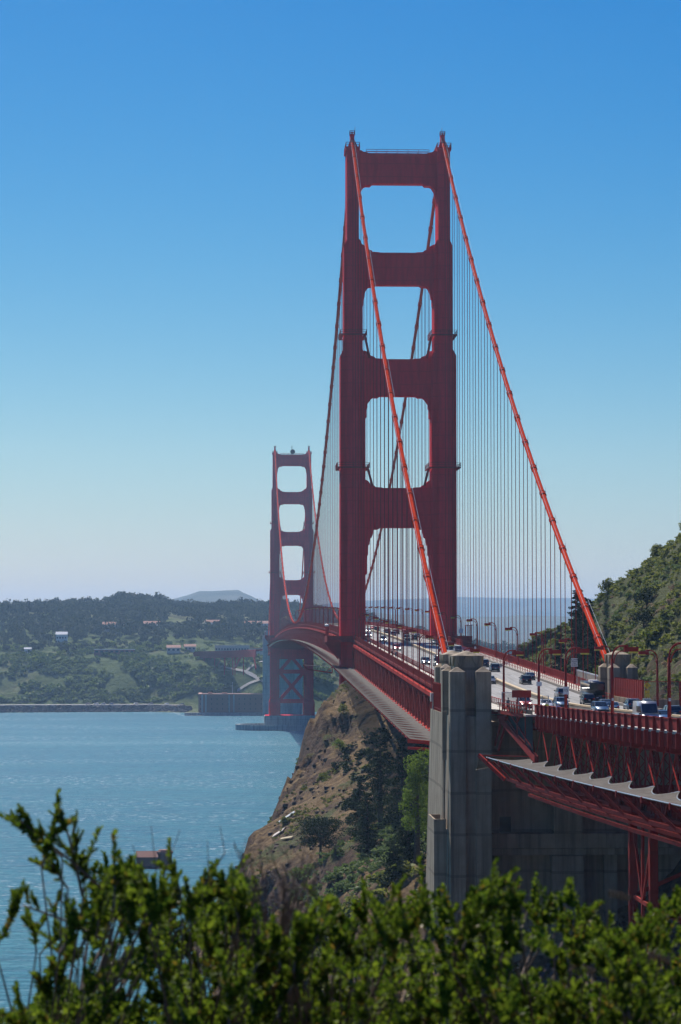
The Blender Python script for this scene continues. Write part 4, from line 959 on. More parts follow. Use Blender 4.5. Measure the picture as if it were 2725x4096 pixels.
# corner of the net hanging loose by the pylon
b = MB(); b.beam((-18.6, -434, zn(-434)+.3), (-15.6, -437, zr(-437)-8.0), 0.35, 0.45); b.beam((-18.6, -434, zn(-434)+.3), (-12.0, -434.6, zn(-434)+.1), 0.1, 0.1); o = b.build('corner_frame', 'red_steel', nr); o.location = VO
V = []; F = []
for i in range(7):
    for j in range(7):
        u, v = i/6, j/6; V.append((-18.6+6.4*u, -434+v*4.5, zn(-434)+0.25-1.9*math.sin(v*1.9)*(1-u*.6)-.2*v))
for i in range(6):
    for j in range(6): a = i*7+j; F.append((a, a+1, a+8, a+7))
o = link(mesh_np('net_corner', V, F, 'net', smooth=True), 'net_corner', nr); o.location = VO
# sloping end girder and stair screen beside the pylon
b = MB(); b.beam((-13.0, -408.5, 64.4), (-11.9, -440, 60.2), 0.5, 0.9); b.beam((-13.3, -408.3, 64.6), (-13.0, -416, 64.6), 0.4, 0.5); b.beam((-13.0, -409, 64), (-13.6, -406, 60.5), 0.25, 0.35); b.beam((-12.9, -413, 63.6), (-13.4, -409, 60), 0.25, 0.35)
b.beam((-12.95, -413.5, 66.2), (-12.0, -436.5, 61.5), 0.14, 0.18); b.beam((-12.95, -414, 65.0), (-12.0, -432, 60.8), 0.14, 0.18); b.beam((-12.5, -424, 61.6), (-12.5, -424, 66), 0.2, 0.2); b.beam((-12.5, -424, 64.4), (-12.4, -429, 66), 0.2, 0.2); b.beam((-12.2, -431, 60.6), (-12.2, -431, 66), 0.2, 0.2)
vv(b).build('end_girder', 'rail_red', via)
b = MB(); b.poly([(-12.7, -414, 66.1), (-12.0, -437, 66.3), (-12.0, -437, 60.4), (-12.7, -414, 63.8)]); vv(b).build('dark_screen', 'dark_steel', via)
b = MB(); strip(b, -13.6, -13.45, -436, -409, 0.35, 3.0, 0.5); vv(b).build('path_edge', 'rail_red', via)
for i, y in enumerate(np.arange(-436, -409, 3.0)):
    b = MB(); b.box(-13.58, -13.46, y-.06, y+.06, zr(y)+.3, zr(y)+1.4); b.beam((-13.52, y, zr(y)+1.35), (-13.52, y+3, zr(y+3)+1.35), .1, .1); b.beam((-13.52, y, zr(y)+.85), (-13.52, y+3, zr(y+3)+.85), .06, .06); vv(b).build('path_rail_bay', 'rail_red', via)
# trestle towers
for (ty, gz) in ((-489, 24), (-565, 30)):
    b = MB(); zt = zr(ty)-9.0
    xa, xb = xc(ty)-9.4, xc(ty)+9
    legs = [(xa, ty), (xa, ty-13), (xb, ty), (xb, ty-13)]
    for (x, y) in legs: b.box(x-.42, x+.42, y-.5, y+.5, gz-6, zt)
    tt = vv(b).build('trestle_tower', 'rail_red', via)
    b = MB()
    for x in (xa, xb):
        b.beam((x, ty, zt-.6), (x, ty-13, zt-.6), .5, 1.0)
        for z0, z1 in ((zt-1, zt-9), (zt-9, zt-18)):
            b.beam((x, ty, z0), (x, ty-6.5, z1), .25, .4); b.beam((x, ty-13, z0), (x, ty-6.5, z1), .25, .4); b.beam((x, ty, z1), (x, ty-13, z1), .25, .4); b.beam((x, ty-6.5, z0), (x, ty-6.5, z1), .3, .5)
    for y in (ty, ty-13):
        for z0, z1 in ((zt-1, zt-9), (zt-9, zt-18)): b.beam((xa, y, z0), (xb, y, z1), .3, .4); b.beam((xb, y, z0), (xa, y, z1), .3, .4)
    vv(b).build('lattice_bracing', 'rail_red', tt)
# notice board seen from behind, and wire gates, on the path by the pylon
sb = empty('notice_board', (-12.6, -430, zr(-430)+.2)); tag(sb, 'red notice board on two posts seen from behind by the path', 'notice board')
b = MB(); b.box(-1.25, 1.25, -.06, .06, 2.1, 3.05); b.build('panel', 'rail_red', sb)
for x in (-.55, .55): b = MB(); b.box(x-.07, x+.07, .06, .16, 0, 2.6); b.build('post', 'rail_red', sb)
gt = empty('wire_gate', (-13.2, -412, zr(-412)+.2)); tag(gt, 'galvanised wire gate across the path beside the big pylon', 'gate')
for x in (0, 2.3, 3.3): b = MB(); b.tube([(x, 0, 0), (x, 0, 2.6)], .07, 6); b.build('post', 'galvanised', gt)
b = MB(); b.tube([(0, 0, 2.55), (3.3, 0, 2.55)], .05, 6); b.build('top_tube', 'galvanised', gt)
b = MB(); b.quad((0, 0, .1), (3.3, 0, .1), (3.3, 0, 2.5), (0, 0, 2.5)); b.build('wire_mesh', 'chain_link', gt)
g2 = empty('wire_gate', (-10.4, -434, zr(-434)+.2)); tag(g2, 'galvanised wire gate beside the red notice board', 'gate')
for x in (0, .8): b = MB(); b.tube([(x, 0, 0), (x, 0, 2.4)], .07, 6); b.build('post', 'galvanised', g2)
b = MB(); b.quad((0, 0, .1), (.8, 0, .1), (.8, 0, 2.4), (0, 0, 2.4)); b.build('wire_mesh', 'chain_link', g2)

# ------------------------------------------------------------------ far end: pylon, arch, fort, buildings
fp = empty('far_pylon', (0, 1623, 0)); tag(fp, 'tall pale concrete pylon standing behind the far tower', 'pylon')
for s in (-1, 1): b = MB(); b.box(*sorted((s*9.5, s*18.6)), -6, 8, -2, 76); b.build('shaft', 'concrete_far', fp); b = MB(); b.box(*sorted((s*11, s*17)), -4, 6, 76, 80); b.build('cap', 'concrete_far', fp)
b = MB(); b.box(-9.5, 9.5, -2, 7, -2, 62); b.build('web', 'concrete_far', fp)
sv = empty('south_viaduct', (-20, 1640, 66)); tag(sv, 'dark steel arch viaduct curving away beyond the far tower', 'viaduct')
def sp(t_): return Vector((-18-62*t_**1.5+20, 1632+240*t_-1640, 62.0-4.0*t_-66))
b = MB()
for i in range(12):
    p, q = sp(i/12), sp((i+1)/12)
    b.beam(p, q, 14, 1.2); b.beam(p+Vector((-7, 0, -3.5)), q+Vector((-7, 0, -3.5)), .9, 6.0)
b.build('girder', 'rail_red', sv)
b = MB()
for i in range(12):
    a0, a1 = i/12, (i+1)/12; z = lambda t_: -22+17*4*t_*(1-t_)
    p, q = sp(a0*0.45), sp(a1*0.45); p.z, q.z = z(a0), z(a1); p.x -= 7; q.x -= 7; b.beam(p, q, 1.2, 1.6)
    t_ = sp(a1*.45); b.beam(q, Vector((q.x, q.y, t_.z-6)), .6, .6); b.beam(p, Vector((q.x, q.y, t_.z-6)), .4, .4)
b.build('arch', 'rail_red', sv)
for t_ in (.5, .62, .75, .88):
    b = MB(); p = sp(t_)
    for dx in (-6.5, 4): b.box(p.x+dx-.6, p.x+dx+.6, p.y-1, p.y+1, -30, p.z-6)
    b.beam((p.x-6.5, p.y, -25), (p.x+4, p.y, -8), .5, .5); b.build('support', 'rail_red', sv)

fort = empty('brick_fort', (-48, 1640, 0)); tag(fort, 'long low brick fort on the far shore beside the far tower', 'fort')
b = MB(); b.box(-31, 31, 0, 55, 2.8, 19.6); b.box(-24, 24, 7, 48, 19.6, 19.7); b.build('wall', 'brick', fort)
b = MB(); b.box(-31.3, 31.3, -.3, 3, 19.6, 20.3); b.box(-31.3, -28, 3, 55, 19.6, 20.3); b.build('parapet', 'tile_roof', fort)
for x in (-27.5, -24, -2, 2.4): b = MB(); b.box(x-.7, x+.7, -.35, 0, 3, 19.6); b.build('pilaster', 'concrete_far', fort)
for r in range(3):
    for i in range(12): x = -29+i*5.2; b = MB(); b.box(x-.4, x+.4, -.08, .1, 5.5+r*4.6, 7.0+r*4.6); b.build('gun_port', 'dark_window', fort)
b = MB(); b.tube([(1, 4, 19.6), (1, 4, 31)], .15, 5); b.build('flagpole', 'sign_white', fort)
b = MB(); b.box(-22, -18, 8, 12, 19.6, 21.6); b.box(-9, -4, 8, 13, 19.6, 21.2); b.build('roof_hut', 'tile_roof', fort)
b = MB(); b.box(-44, 34, -9, -.36, -2, 2.8); o = b.build('fort_seawall', 'concrete_far', fort)

def house(name, x, y, w, d, h, roof, label, wall='cream_wall', rows=1, nwin=4, flat=False, zoff=0):
    z = float(zS(x, y))+zoff; p = empty(name, (x, y, z)); tag(p, label, 'building')
    b = MB(); b.box(-w/2, w/2, -d/2, d/2, -3, h); b.build('wall', wall, p)
    b = MB()
    if flat: b.box(-w/2-.3, w/2+.3, -d/2-.3, d/2+.3, h, h+.5)
    else: b.prism([(-d/2-.6, h), (d/2+.6, h), (0, h+d*.28)], lambda q: (-w/2-.5, q[0], q[1]), lambda q: (w/2+.5, q[0], q[1]))
    b.build('roof', roof, p)
    for r in range(rows):
        for i in range(nwin):
            xx = -w/2+(i+.5)*w/nwin; b = MB(); b.box(xx-w/nwin*.28, xx+w/nwin*.28, -d/2-.06, -d/2+.1, 1.0+r*3.2, 2.9+r*3.2); b.build('window', 'dark_window', p)
    return p
house('visitor_building', -47, 1893, 36, 14, 5.8, 'cream_wall', 'long cream building with arched window row above the bluff', nwin=12, flat=True, zoff=1)
house('visitor_building', -20, 1900, 16, 12, 4.4, 'tile_roof', 'lower pinkish building joined to the right end of the cream one', nwin=5, flat=True, zoff=1)
house('cottage', -108, 1895, 14, 10, 4.2, 'tile_roof', 'small tile roofed cottage in front of the cypress trees', nwin=3, zoff=1)
house('cottage', -91, 1900, 12, 9, 4.0, 'tile_roof', 'second tile roofed cottage nearer the long cream building', nwin=3, zoff=1)
house('low_building', -170, 1905, 42, 10, 4.0, 'white_wall', 'long brown building with white flat roof by the bluff edge', wall='brick', nwin=8, flat=True, zoff=1)
for (x, y, w, lab) in ((-232, 2010, 12, 'little white house with gable among dark trees'), (-180, 2120, 26, 'tile roofed barrack half hidden in the woods'), (-138, 2130, 18, 'small tile roofed barrack beside the wood edge'),
                       (-72, 2150, 24, 'pale roofed house standing above the cream building'), (-18, 2170, 28, 'cluster house with pink roof high in the woods'), (-262, 1925, 7, 'tiny white hut at the edge of the bluff')):
    house('barrack', x, y, w, 11 if w > 10 else 6, 5.5 if w > 10 else 5, 'tile_roof' if 'white' not in lab else 'white_wall', lab, wall='white_wall', nwin=4, zoff=5 if y > 2000 else 1)
# lime point fog station behind the bushes
fs = empty('fog_station', (-75, 75, 0)); tag(fs, 'small brown station building on a rock at the water behind the bush', 'building')
b = MB(); b.box(-6.5, 7, -4, 4, -4, 0.8); b.build('rock_base', 'rock', fs)
b = MB(); b.box(-5.5, 1.5, -3, 3, .8, 3.6); b.prism([(-3.3, 3.6), (3.3, 3.6), (0, 5.4)], lambda q: (-5.8, q[0], q[1]), lambda q: (1.5, q[0], q[1])); b.build('house', 'brick', fs)
b = MB(); b.tube([(3.6, 0, .8), (3.6, 0, 4.6)], 2.4, 10); b.tube([(3.6, 0, 4.6), (3.6, 0, 5.2)], 2.8, 10); b.tube([(3.6, 0, 5.2), (3.6, 0, 5.8)], [2.5, 2.0], 10); b.build('lantern', 'brick', fs)

# footpaths worn across the slope above the fort
b = MB()
for path in ([(-8, 1812), (-22, 1800), (-34, 1790), (-20, 1776), (-8, 1765)], [(-58, 1815), (-45, 1800), (-28, 1786), (-14, 1772)], [(-20, 1776), (-30, 1774), (-42, 1770)]):
    for (x0, y0), (x1, y1) in zip(path, path[1:]):
        for k in range(4):
            p = Vector((x0+(x1-x0)*k/4, y0+(y1-y0)*k/4, 0)); q = Vector((x0+(x1-x0)*(k+1)/4, y0+(y1-y0)*(k+1)/4, 0)); n = Vector((0, 1.6, 0))
            b.quad(*[(v.x, v.y, float(zS(v.x, v.y))+.9) for v in (p-n, q-n, q+n, p+n)])
tag(b.build('footpath', 'sidewalk'), kind='structure')
# ------------------------------------------------------------------ street lamps
def lamp_meshes(s):                      # s: side the arm reaches to (+1 west, -1 east)
    p = MB(); p.tube([(0, 0, 0), (0, 0, 0.5)], 0.26, 8); p.tube([(0, 0, 0.5), (0, 0, 4), (0, 0, 7.0)], [0.19, 0.165, 0.13], 8)
    a = MB(); arc = [(s*(1.05-1.05*cos(t)), 0, 7.0+1.35*sin(t)) for t in np.linspace(0, pi/2, 7)] + [(s*1.75, 0, 8.36)]
    a.tube(arc, 0.095, 7); a.tube([(s*(0.18+0.85-0.85*cos(t)), 0, 6.5+1.3*sin(t)) for t in np.linspace(0, pi/2, 6)] + [(s*1.6, 0, 7.82)], 0.06, 6)
    h = MB(); h.box(s*1.35, s*2.8, -.26, .26, 7.76, 8.24); h.box(s*1.3, s*1.7, -.29, .29, 7.70, 8.32)
    l = MB(); l.box(s*1.8, s*2.78, -.24, .24, 7.58, 7.76)
    return p.mesh('pole', 'rail_red', True), a.mesh('curved_arm', 'rail_red', True), h.mesh('lamp_head', 'rail_red'), l.mesh('lens', 'lamp_lens')
LM = {1: lamp_meshes(1), -1: lamp_meshes(-1)}
def lamp(x, y, z, s, label, group):
    o = empty('street_lamp', (x, y, z)); tag(o, label, 'street lamp', group)
    for me, nm in zip(LM[s], ('pole', 'curved_arm', 'lamp_head', 'lens')): link(me, nm, o)
    return o
GL = 'street lamps along the bridge and its approach'
ORD = ['first', 'second', 'third', 'fourth', 'fifth', 'sixth', 'seventh', 'eighth', 'ninth', 'tenth', 'eleventh', 'twelfth', 'thirteenth', 'fourteenth', 'fifteenth', 'sixteenth', 'seventeenth', 'eighteenth']
for s, x, y0, n in ((-1, 13.35, -62, 8), (1, -13.35, -80, 7)):
    side = 'hill side' if s < 0 else 'bay side'; near = far_ = 0
    for i in range(n):
        y = y0-45.72*i; lamp(x, y, zr(y)+.2, s, '%s red street lamp from the near tower along the %s railing' % (ORD[near], side), GL); near += 1
    for i in range(1, 17):
        y = y0+45.72*i
        if abs(y) < 12: continue
        lamp(x, y, zr(y)+.2, s, '%s red street lamp beyond the near tower on the %s' % (ORD[far_], side.replace('hill', 'ocean')), GL); far_ += 1
APP = [(-402, 'red street lamp beside the big pylon and the wire gate'), (-439, 'red street lamp with blank white plate beyond the notice board'), (-461, 'red street lamp carrying the number 15 speed sign'),
       (-491, 'red street lamp with small number plate in front of the bus'), (-519, 'tall red street lamp beside the silver van')]
for y, lab in APP: lamp(xc(y)-11.9, y, zr(y)+.2, 1, lab, GL)

# ------------------------------------------------------------------ signs
def text_mesh(txt, size, mat, depth=0.004):
    c = bpy.data.curves.new('lettering', 'FONT'); c.body = txt; c.size = size; c.align_x = 'CENTER'; c.align_y = 'CENTER'; c.extrude = depth; c.space_line = 0.95
    o = bpy.data.objects.new('tmp', c); COL.objects.link(o); dg = bpy.context.evaluated_depsgraph_get(); me = bpy.data.meshes.new_from_object(o.evaluated_get(dg))
    bpy.data.objects.remove(o); bpy.data.curves.remove(c); me.materials.clear(); me.materials.append(M[mat]); me.name = 'lettering'; return me
def sign(name, x, y, z, w, h, label, txt=None, size=.3, mat='sign_white', sym=None, rot=0, bold=1.0):
    o = empty(name, (x, y, z)); tag(o, label, 'sign')
    b = MB(); b.box(-w/2, w/2, -.02, .02, -h/2, h/2); pl = b.build('plate', mat, o); pl.rotation_euler = (0, rot, 0)
    b = MB(); b.box(-.05, .05, .02, .25, -.05, .05); b.build('bracket', 'galvanised', o)
    if txt:
        t_ = link(text_mesh(txt, size, 'sign_black'), 'lettering', o, (0, -.03, 0)); t_.rotation_euler = (pi/2, 0, 0); t_.scale = (bold, 1, 1)
    return o
y = -62-45.72*5
sign('traffic_sign', 13.35, y-.4, zr(y)+4.2, 1.25, 1.6, 'white sign reading slower traffic keep right on a lamp pole', 'SLOWER\nTRAFFIC\nKEEP\nRIGHT', .36, bold=.92)
y = -461; sign('speed_sign', xc(y)-11.9, y-.36, zr(y)+3.55, .66, .9, 'small white sign reading 15 on a lamp pole', '15', .5)
y = -439; sign('notice_plate', xc(y)-11.9, y-.36, zr(y)+4.15, .68, .55, 'small blank looking white plate on a lamp pole by the fence')
y = -491; sign('number_plate', xc(y)-11.9, y-.36, zr(y)+2.9, .22, .28, 'tiny number plate reading 17 on a lamp pole', '17', .17)
y = -519; sign('number_plate', xc(y)-11.9, y-.36, zr(y)+3.2, .22, .28, 'tiny number plate reading 15 on the lamp pole by the van', '15', .17)
y = -62; sign('traffic_sign', 13.3, y-.5, zr(y)+4.3, 1.2, 1.2, 'small white sign on a lamp pole near the near tower')
y = -62-45.72*7
o = sign('lane_merge_sign', 11.75, y-.45, zr(y)+3.3, .72, .72, 'yellow diamond lane merge sign with plates below it', None, mat='sign_yellow', rot=pi/4)
b = MB(); b.box(-.13, -.07, -.045, -.03, -.22, .2); b.beam((.14, -.04, -.22), (.06, -.04, .05), .06, .02, (0, 1, 0)); b.beam((.06, -.04, .05), (.06, -.04, .2), .06, .02, (0, 1, 0)); b.build('symbol', 'sign_black', o)
b = MB(); b.box(-.33, .33, -.02, .02, -1.15, -.72); b.build('lower_plate', 'sign_yellow', o); b = MB(); b.box(-.36, .36, -.02, .02, -1.75, -1.2); b.build('lowest_plate', 'lamp_lens', o)
b = MB(); b.tube([(0, .1, -3.3), (0, .1, .3)], .05, 6); b.build('post', 'galvanised', o)
# ------------------------------------------------------------------ vehicles
def loft(b, st):                     # st: list of (y, [(x,z)...]) closed sections
    n = len(st[0][1]); base = len(b.v)
    for y, sec in st: b.v += [(x, y, z) for x, z in sec]
    for i in range(len(st)-1):
        for k in range(n):
            k2 = (k+1) % n; b.f.append((base+i*n+k, base+i*n+k2, base+(i+1)*n+k2, base+(i+1)*n+k)); b.mi.append(b.cur)
    b.f.append(tuple(base+k for k in range(n))); b.f.append(tuple(base+(len(st)-1)*n+k for k in range(n-1, -1, -1))); b.mi += [b.cur]*2
def sect(w, z0, z1): return [(-w*.9, z0), (w*.9, z0), (w, z0+.12), (w, z1-.28), (w*.96, z1-.08), (w*.86, z1), (-w*.86, z1), (-w*.96, z1-.08), (-w, z1-.28), (-w, z0+.12)]
KIND = {  # L, W, hull stations (t from rear 0 to front 1, belt z, width factor), cabin (rear base, rear top, front top, front base), roof z, wheel r
 'sedan': (4.75, .91, [(0, .82, .86), (.05, .98, .95), (.25, 1.0, 1), (.62, .98, 1), (.8, .92, .98), (.95, .78, .92), (1, .62, .82)], (.10, .26, .52, .70), 1.45, .33),
 'suv': (4.7, .94, [(0, .92, .9), (.04, 1.08, .97), (.3, 1.1, 1), (.68, 1.08, 1), (.8, 1.04, .98), (.96, .92, .93), (1, .7, .85)], (.03, .10, .56, .73), 1.70, .36),
 'minivan': (5.0, .97, [(0, .92, .92), (.03, 1.05, .97), (.4, 1.08, 1), (.76, 1.05, 1), (.9, .95, .97), (.98, .84, .9), (1, .65, .84)], (.015, .06, .62, .84), 1.78, .35),
 'pickup': (5.7, .99, [(0, 1.05, .96), (.02, 1.12, .98), (.4, 1.12, 1), (.7, 1.12, 1), (.82, 1.12, .98), (.97, 1.0, .95), (1, .75, .9)], (.36, .40, .58, .71), 1.90, .40),
 'van': (6.0, 1.01, [(0, 1.2, .95), (.02, 1.25, .98), (.5, 1.3, 1), (.84, 1.25, 1), (.93, 1.12, .97), (.985, .98, .92), (1, .7, .86)], (.012, .03, .74, .905), 2.62, .37),
 'bus': (11.5, 1.27, [(0, 1.45, .95), (.01, 1.55, .99), (.5, 1.55, 1), (.97, 1.5, 1), (.99, 1.4, .98), (1, 1.1, .95)], (.004, .010, .965, .985), 3.25, .48)}
VM = {}
def vehicle_meshes(kind):
    if kind in VM: return VM[kind]
    L, w, hull, cab, zt, r = KIND[kind]; P = []
    Y = lambda t_: (t_-.5)*L
    b = MB(); z0 = .22 if kind != 'bus' else .35
    loft(b, [(Y(t_), sect(w*f, z0+(.1 if t_ in (0, 1) else 0), zb)) for t_, zb, f in hull]); P.append(('body', b, 'PAINT', True))
    zb = lambda t_: np.interp(t_, [h[0] for h in hull], [h[1] for h in hull])-.03
    rb, rt, ft, fb = cab; wb, wt = w*.93, w*(.76 if kind in ('sedan', 'suv') else .84 if kind != 'bus' else .95)
    if kind == 'van': wt = w*.86
    G = [(-wb, Y(rb), zb(rb)), (wb, Y(rb), zb(rb)), (wb, Y(fb), zb(fb)), (-wb, Y(fb), zb(fb)), (-wt, Y(rt), zt-.06), (wt, Y(rt), zt-.06), (wt, Y(ft), zt-.06), (-wt, Y(ft), zt-.06)]
    if kind in ('van', 'bus'):
        # solid sided: the glass is a band
        b = MB(); b.hexa(G); P[0][1].hexa(G)
        b = MB(); e = .012
        def lerp(a, c, t_): return tuple(a[i]+(c[i]-a[i])*t_ for i in range(3))
        lo, hi = (.12, .62) if kind == 'van' else (.25, .86)
        fq = [lerp(G[3], G[7], lo), lerp(G[2], G[6], lo), lerp(G[2], G[6], hi+.2 if kind == 'van' else hi), lerp(G[3], G[7], hi+.2 if kind == 'van' else hi)]
        fq = [(q[0]*.93, q[1]+.02, q[2]+.01) for q in fq]; P.append(('windscreen', MB().quad(*fq), 'car_glass', False))
        rq = [lerp(G[1], G[5], lo+.1), lerp(G[0], G[4], lo+.1), lerp(G[0], G[4], hi), lerp(G[1], G[5], hi)]; P.append(('rear_window', MB().quad(*[(q[0]*.88, q[1]-.02, q[2]) for q in rq]), 'car_glass', False))
        for s in (-1, 1):
            b = MB(); a, c = (G[1], G[2]) if s > 0 else (G[0], G[3]); at, ct = (G[5], G[6]) if s > 0 else (G[4], G[7])
            n = 3 if kind == 'van' else 6
            q0 = lerp(a, at, lo+.05); q1 = lerp(c, ct, lo+.05); q2 = lerp(c, ct, hi); q3 = lerp(a, at, hi); f = (.45 if kind == 'van' else .05)
            q0 = lerp(q0, q1, f); q3 = lerp(q3, q2, f); q1 = lerp(q0, q1, .94); q2 = lerp(q3, q2, .94)
            b.quad(*[(q[0]+s*e, q[1], q[2]) for q in (q0, q1, q2, q3)]); P.append(('side_window', b, 'car_glass', False))
        if kind == 'van':
            b = MB(); b.box(-.38, .38, Y(.52), Y(.62), zt-.04, zt+.24); P.append(('roof_unit', b, 'galvanised', False)); b = MB(); b.box(-.8, -.7, Y(.2), Y(.7), zt-.04, zt+.08); b.box(.7, .8, Y(.2), Y(.7), zt-.04, zt+.08); P.append(('roof_rack', b, 'bumper', False))
        else:
            b = MB(); b.box(-.7, .7, Y(.3), Y(.5), zt-.05, zt+.2); P.append(('roof_unit', b, 'sign_white', False))
    else:
        P.append(('windows', MB().hexa(G), 'car_glass', False))
        b = MB(); b.hexa([(-wt-.03, Y(rt)-.05, zt-.07), (wt+.03, Y(rt)-.05, zt-.07), (wt+.03, Y(ft)+.08, zt-.07), (-wt-.03, Y(ft)+.08, zt-.07), (-wt*.85, Y(rt)+.1, zt), (wt*.85, Y(rt)+.1, zt), (wt*.85, Y(ft)-.12, zt), (-wt*.85, Y(ft)-.12, zt)])
        for s in (-1, 1):
            b.beam((s*(wb+.005), Y(rb), zb(rb)), (s*(wt+.005), Y(rt), zt-.05), .1, .14); b.beam((s*(wb+.005), Y(fb), zb(fb)), (s*(wt+.005), Y(ft), zt-.05), .07, .09)
            m0 = Y((rb+fb)/2-.02); b.beam((s*(wb+.005), m0, zb(.5)), (s*(wt+.005), m0, zt-.05), .05, .1)
        P.append(('roof', b, 'PAINT', False))
        if kind == 'pickup': b = MB(); b.box(-w*.8, w*.8, Y(.03), Y(.33), 1.13, 1.16); P.append(('bed_cover', b, 'bumper', False))
        if kind == 'suv': b = MB(); b.box(-wt, -wt+.06, Y(rt), Y(ft-.08), zt+.03, zt+.09); b.box(wt-.06, wt, Y(rt), Y(ft-.08), zt+.03, zt+.09); P.append(('roof_rails', b, 'bumper', False))
    b = MB(); b.box(-w*.8, w*.8, Y(0)-.03, Y(0)+.2, z0+.12, z0+.34); P.append(('rear_bumper', b, 'bumper', False)); b = MB(); b.box(-w*.75, w*.75, Y(1)-.25, Y(1)+.03, z0+.1, z0+.36); P.append(('front_bumper', b, 'bumper', False))
    zl = {'sedan': .74, 'suv': .88, 'minivan': .85, 'pickup': .9, 'van': .85, 'bus': .9}[kind]
    for s in (-1, 1):
        b = MB(); b.box(s*w*.58, s*w*.84, Y(0)-.035, Y(0)+.12, zl, zl+.16 if kind != 'bus' else zl+.3); P.append(('tail_light', b, 'tail_red', False))
        b = MB(); b.box(s*w*.5, s*w*.78, Y(1)-.3, Y(1)+.035, zl-.22, zl-.08); P.append(('headlight', b, 'HEAD', False))
        b = MB(); b.box(s*w, s*(w+.2), Y(fb)-.25, Y(fb)-.12, zb(fb)+.02, zb(fb)+.2); P.append(('mirror', b, 'bumper', False))
    b = MB(); b.box(-.16, .16, Y(0)-.05, Y(0), zl-.16, zl-.02); P.append(('number_plate', b, 'plate', False))
    for s in (-1, 1):
        for t_ in (.18, .80):
            b = MB(); yy = Y(t_ if kind != 'bus' else (t_ if t_ < .5 else .78)); b.tube([(s*(w-.24), yy, r), (s*(w+.015), yy, r)], r, 14); b.cur = 1; b.tube([(s*(w+.014), yy, r), (s*(w+.03), yy, r)], r*.6, 10); P.append(('wheel', b, ['tyre', 'rim'], False))
    out = []
    for nm, b, m_, sm in P: out.append((nm, b, m_, sm))
    VM[kind] = out; return out
VC = {}
def vehicle(kind, col, lane, y, away, lights, label, z=None, rz=None, xabs=None):
    nm = {'sedan': 'car', 'suv': 'sport_utility_car', 'minivan': 'minivan', 'pickup': 'pickup_truck', 'van': 'van', 'bus': 'bus'}[kind]
    x = xc(y)+lane if xabs is None else xabs
    sl = 0 if z is not None else math.atan((zr(y+1)-zr(y-1))/2); bend = -math.atan((xc(y+1)-xc(y-1))/2)
    o = empty(nm, (x, y, (zr(y) if z is None else z)+.01)); o.rotation_euler = (sl if away else -sl, 0, (0 if away else pi)+bend) if rz is None else (0, 0, rz)
    tag(o, label, {'sport_utility_car': 'car', 'pickup_truck': 'pickup'}.get(nm, nm), 'vehicles on the bridge' if z is None else 'cars parked on the far shore')
    for i, (pn, b, m_, sm) in enumerate(vehicle_meshes(kind)):
        key = (kind, i, col if m_ == 'PAINT' else lights if m_ == 'HEAD' else 0)
        if key not in VC: VC[key] = b.mesh(pn, 'paint_'+col if m_ == 'PAINT' else (('headlamp' if lights else 'headlamp_off') if m_ == 'HEAD' else m_), sm)
        link(VC[key], pn, o)
    return o
LN = {1: 1.6, 2: 4.75, 3: 7.7}
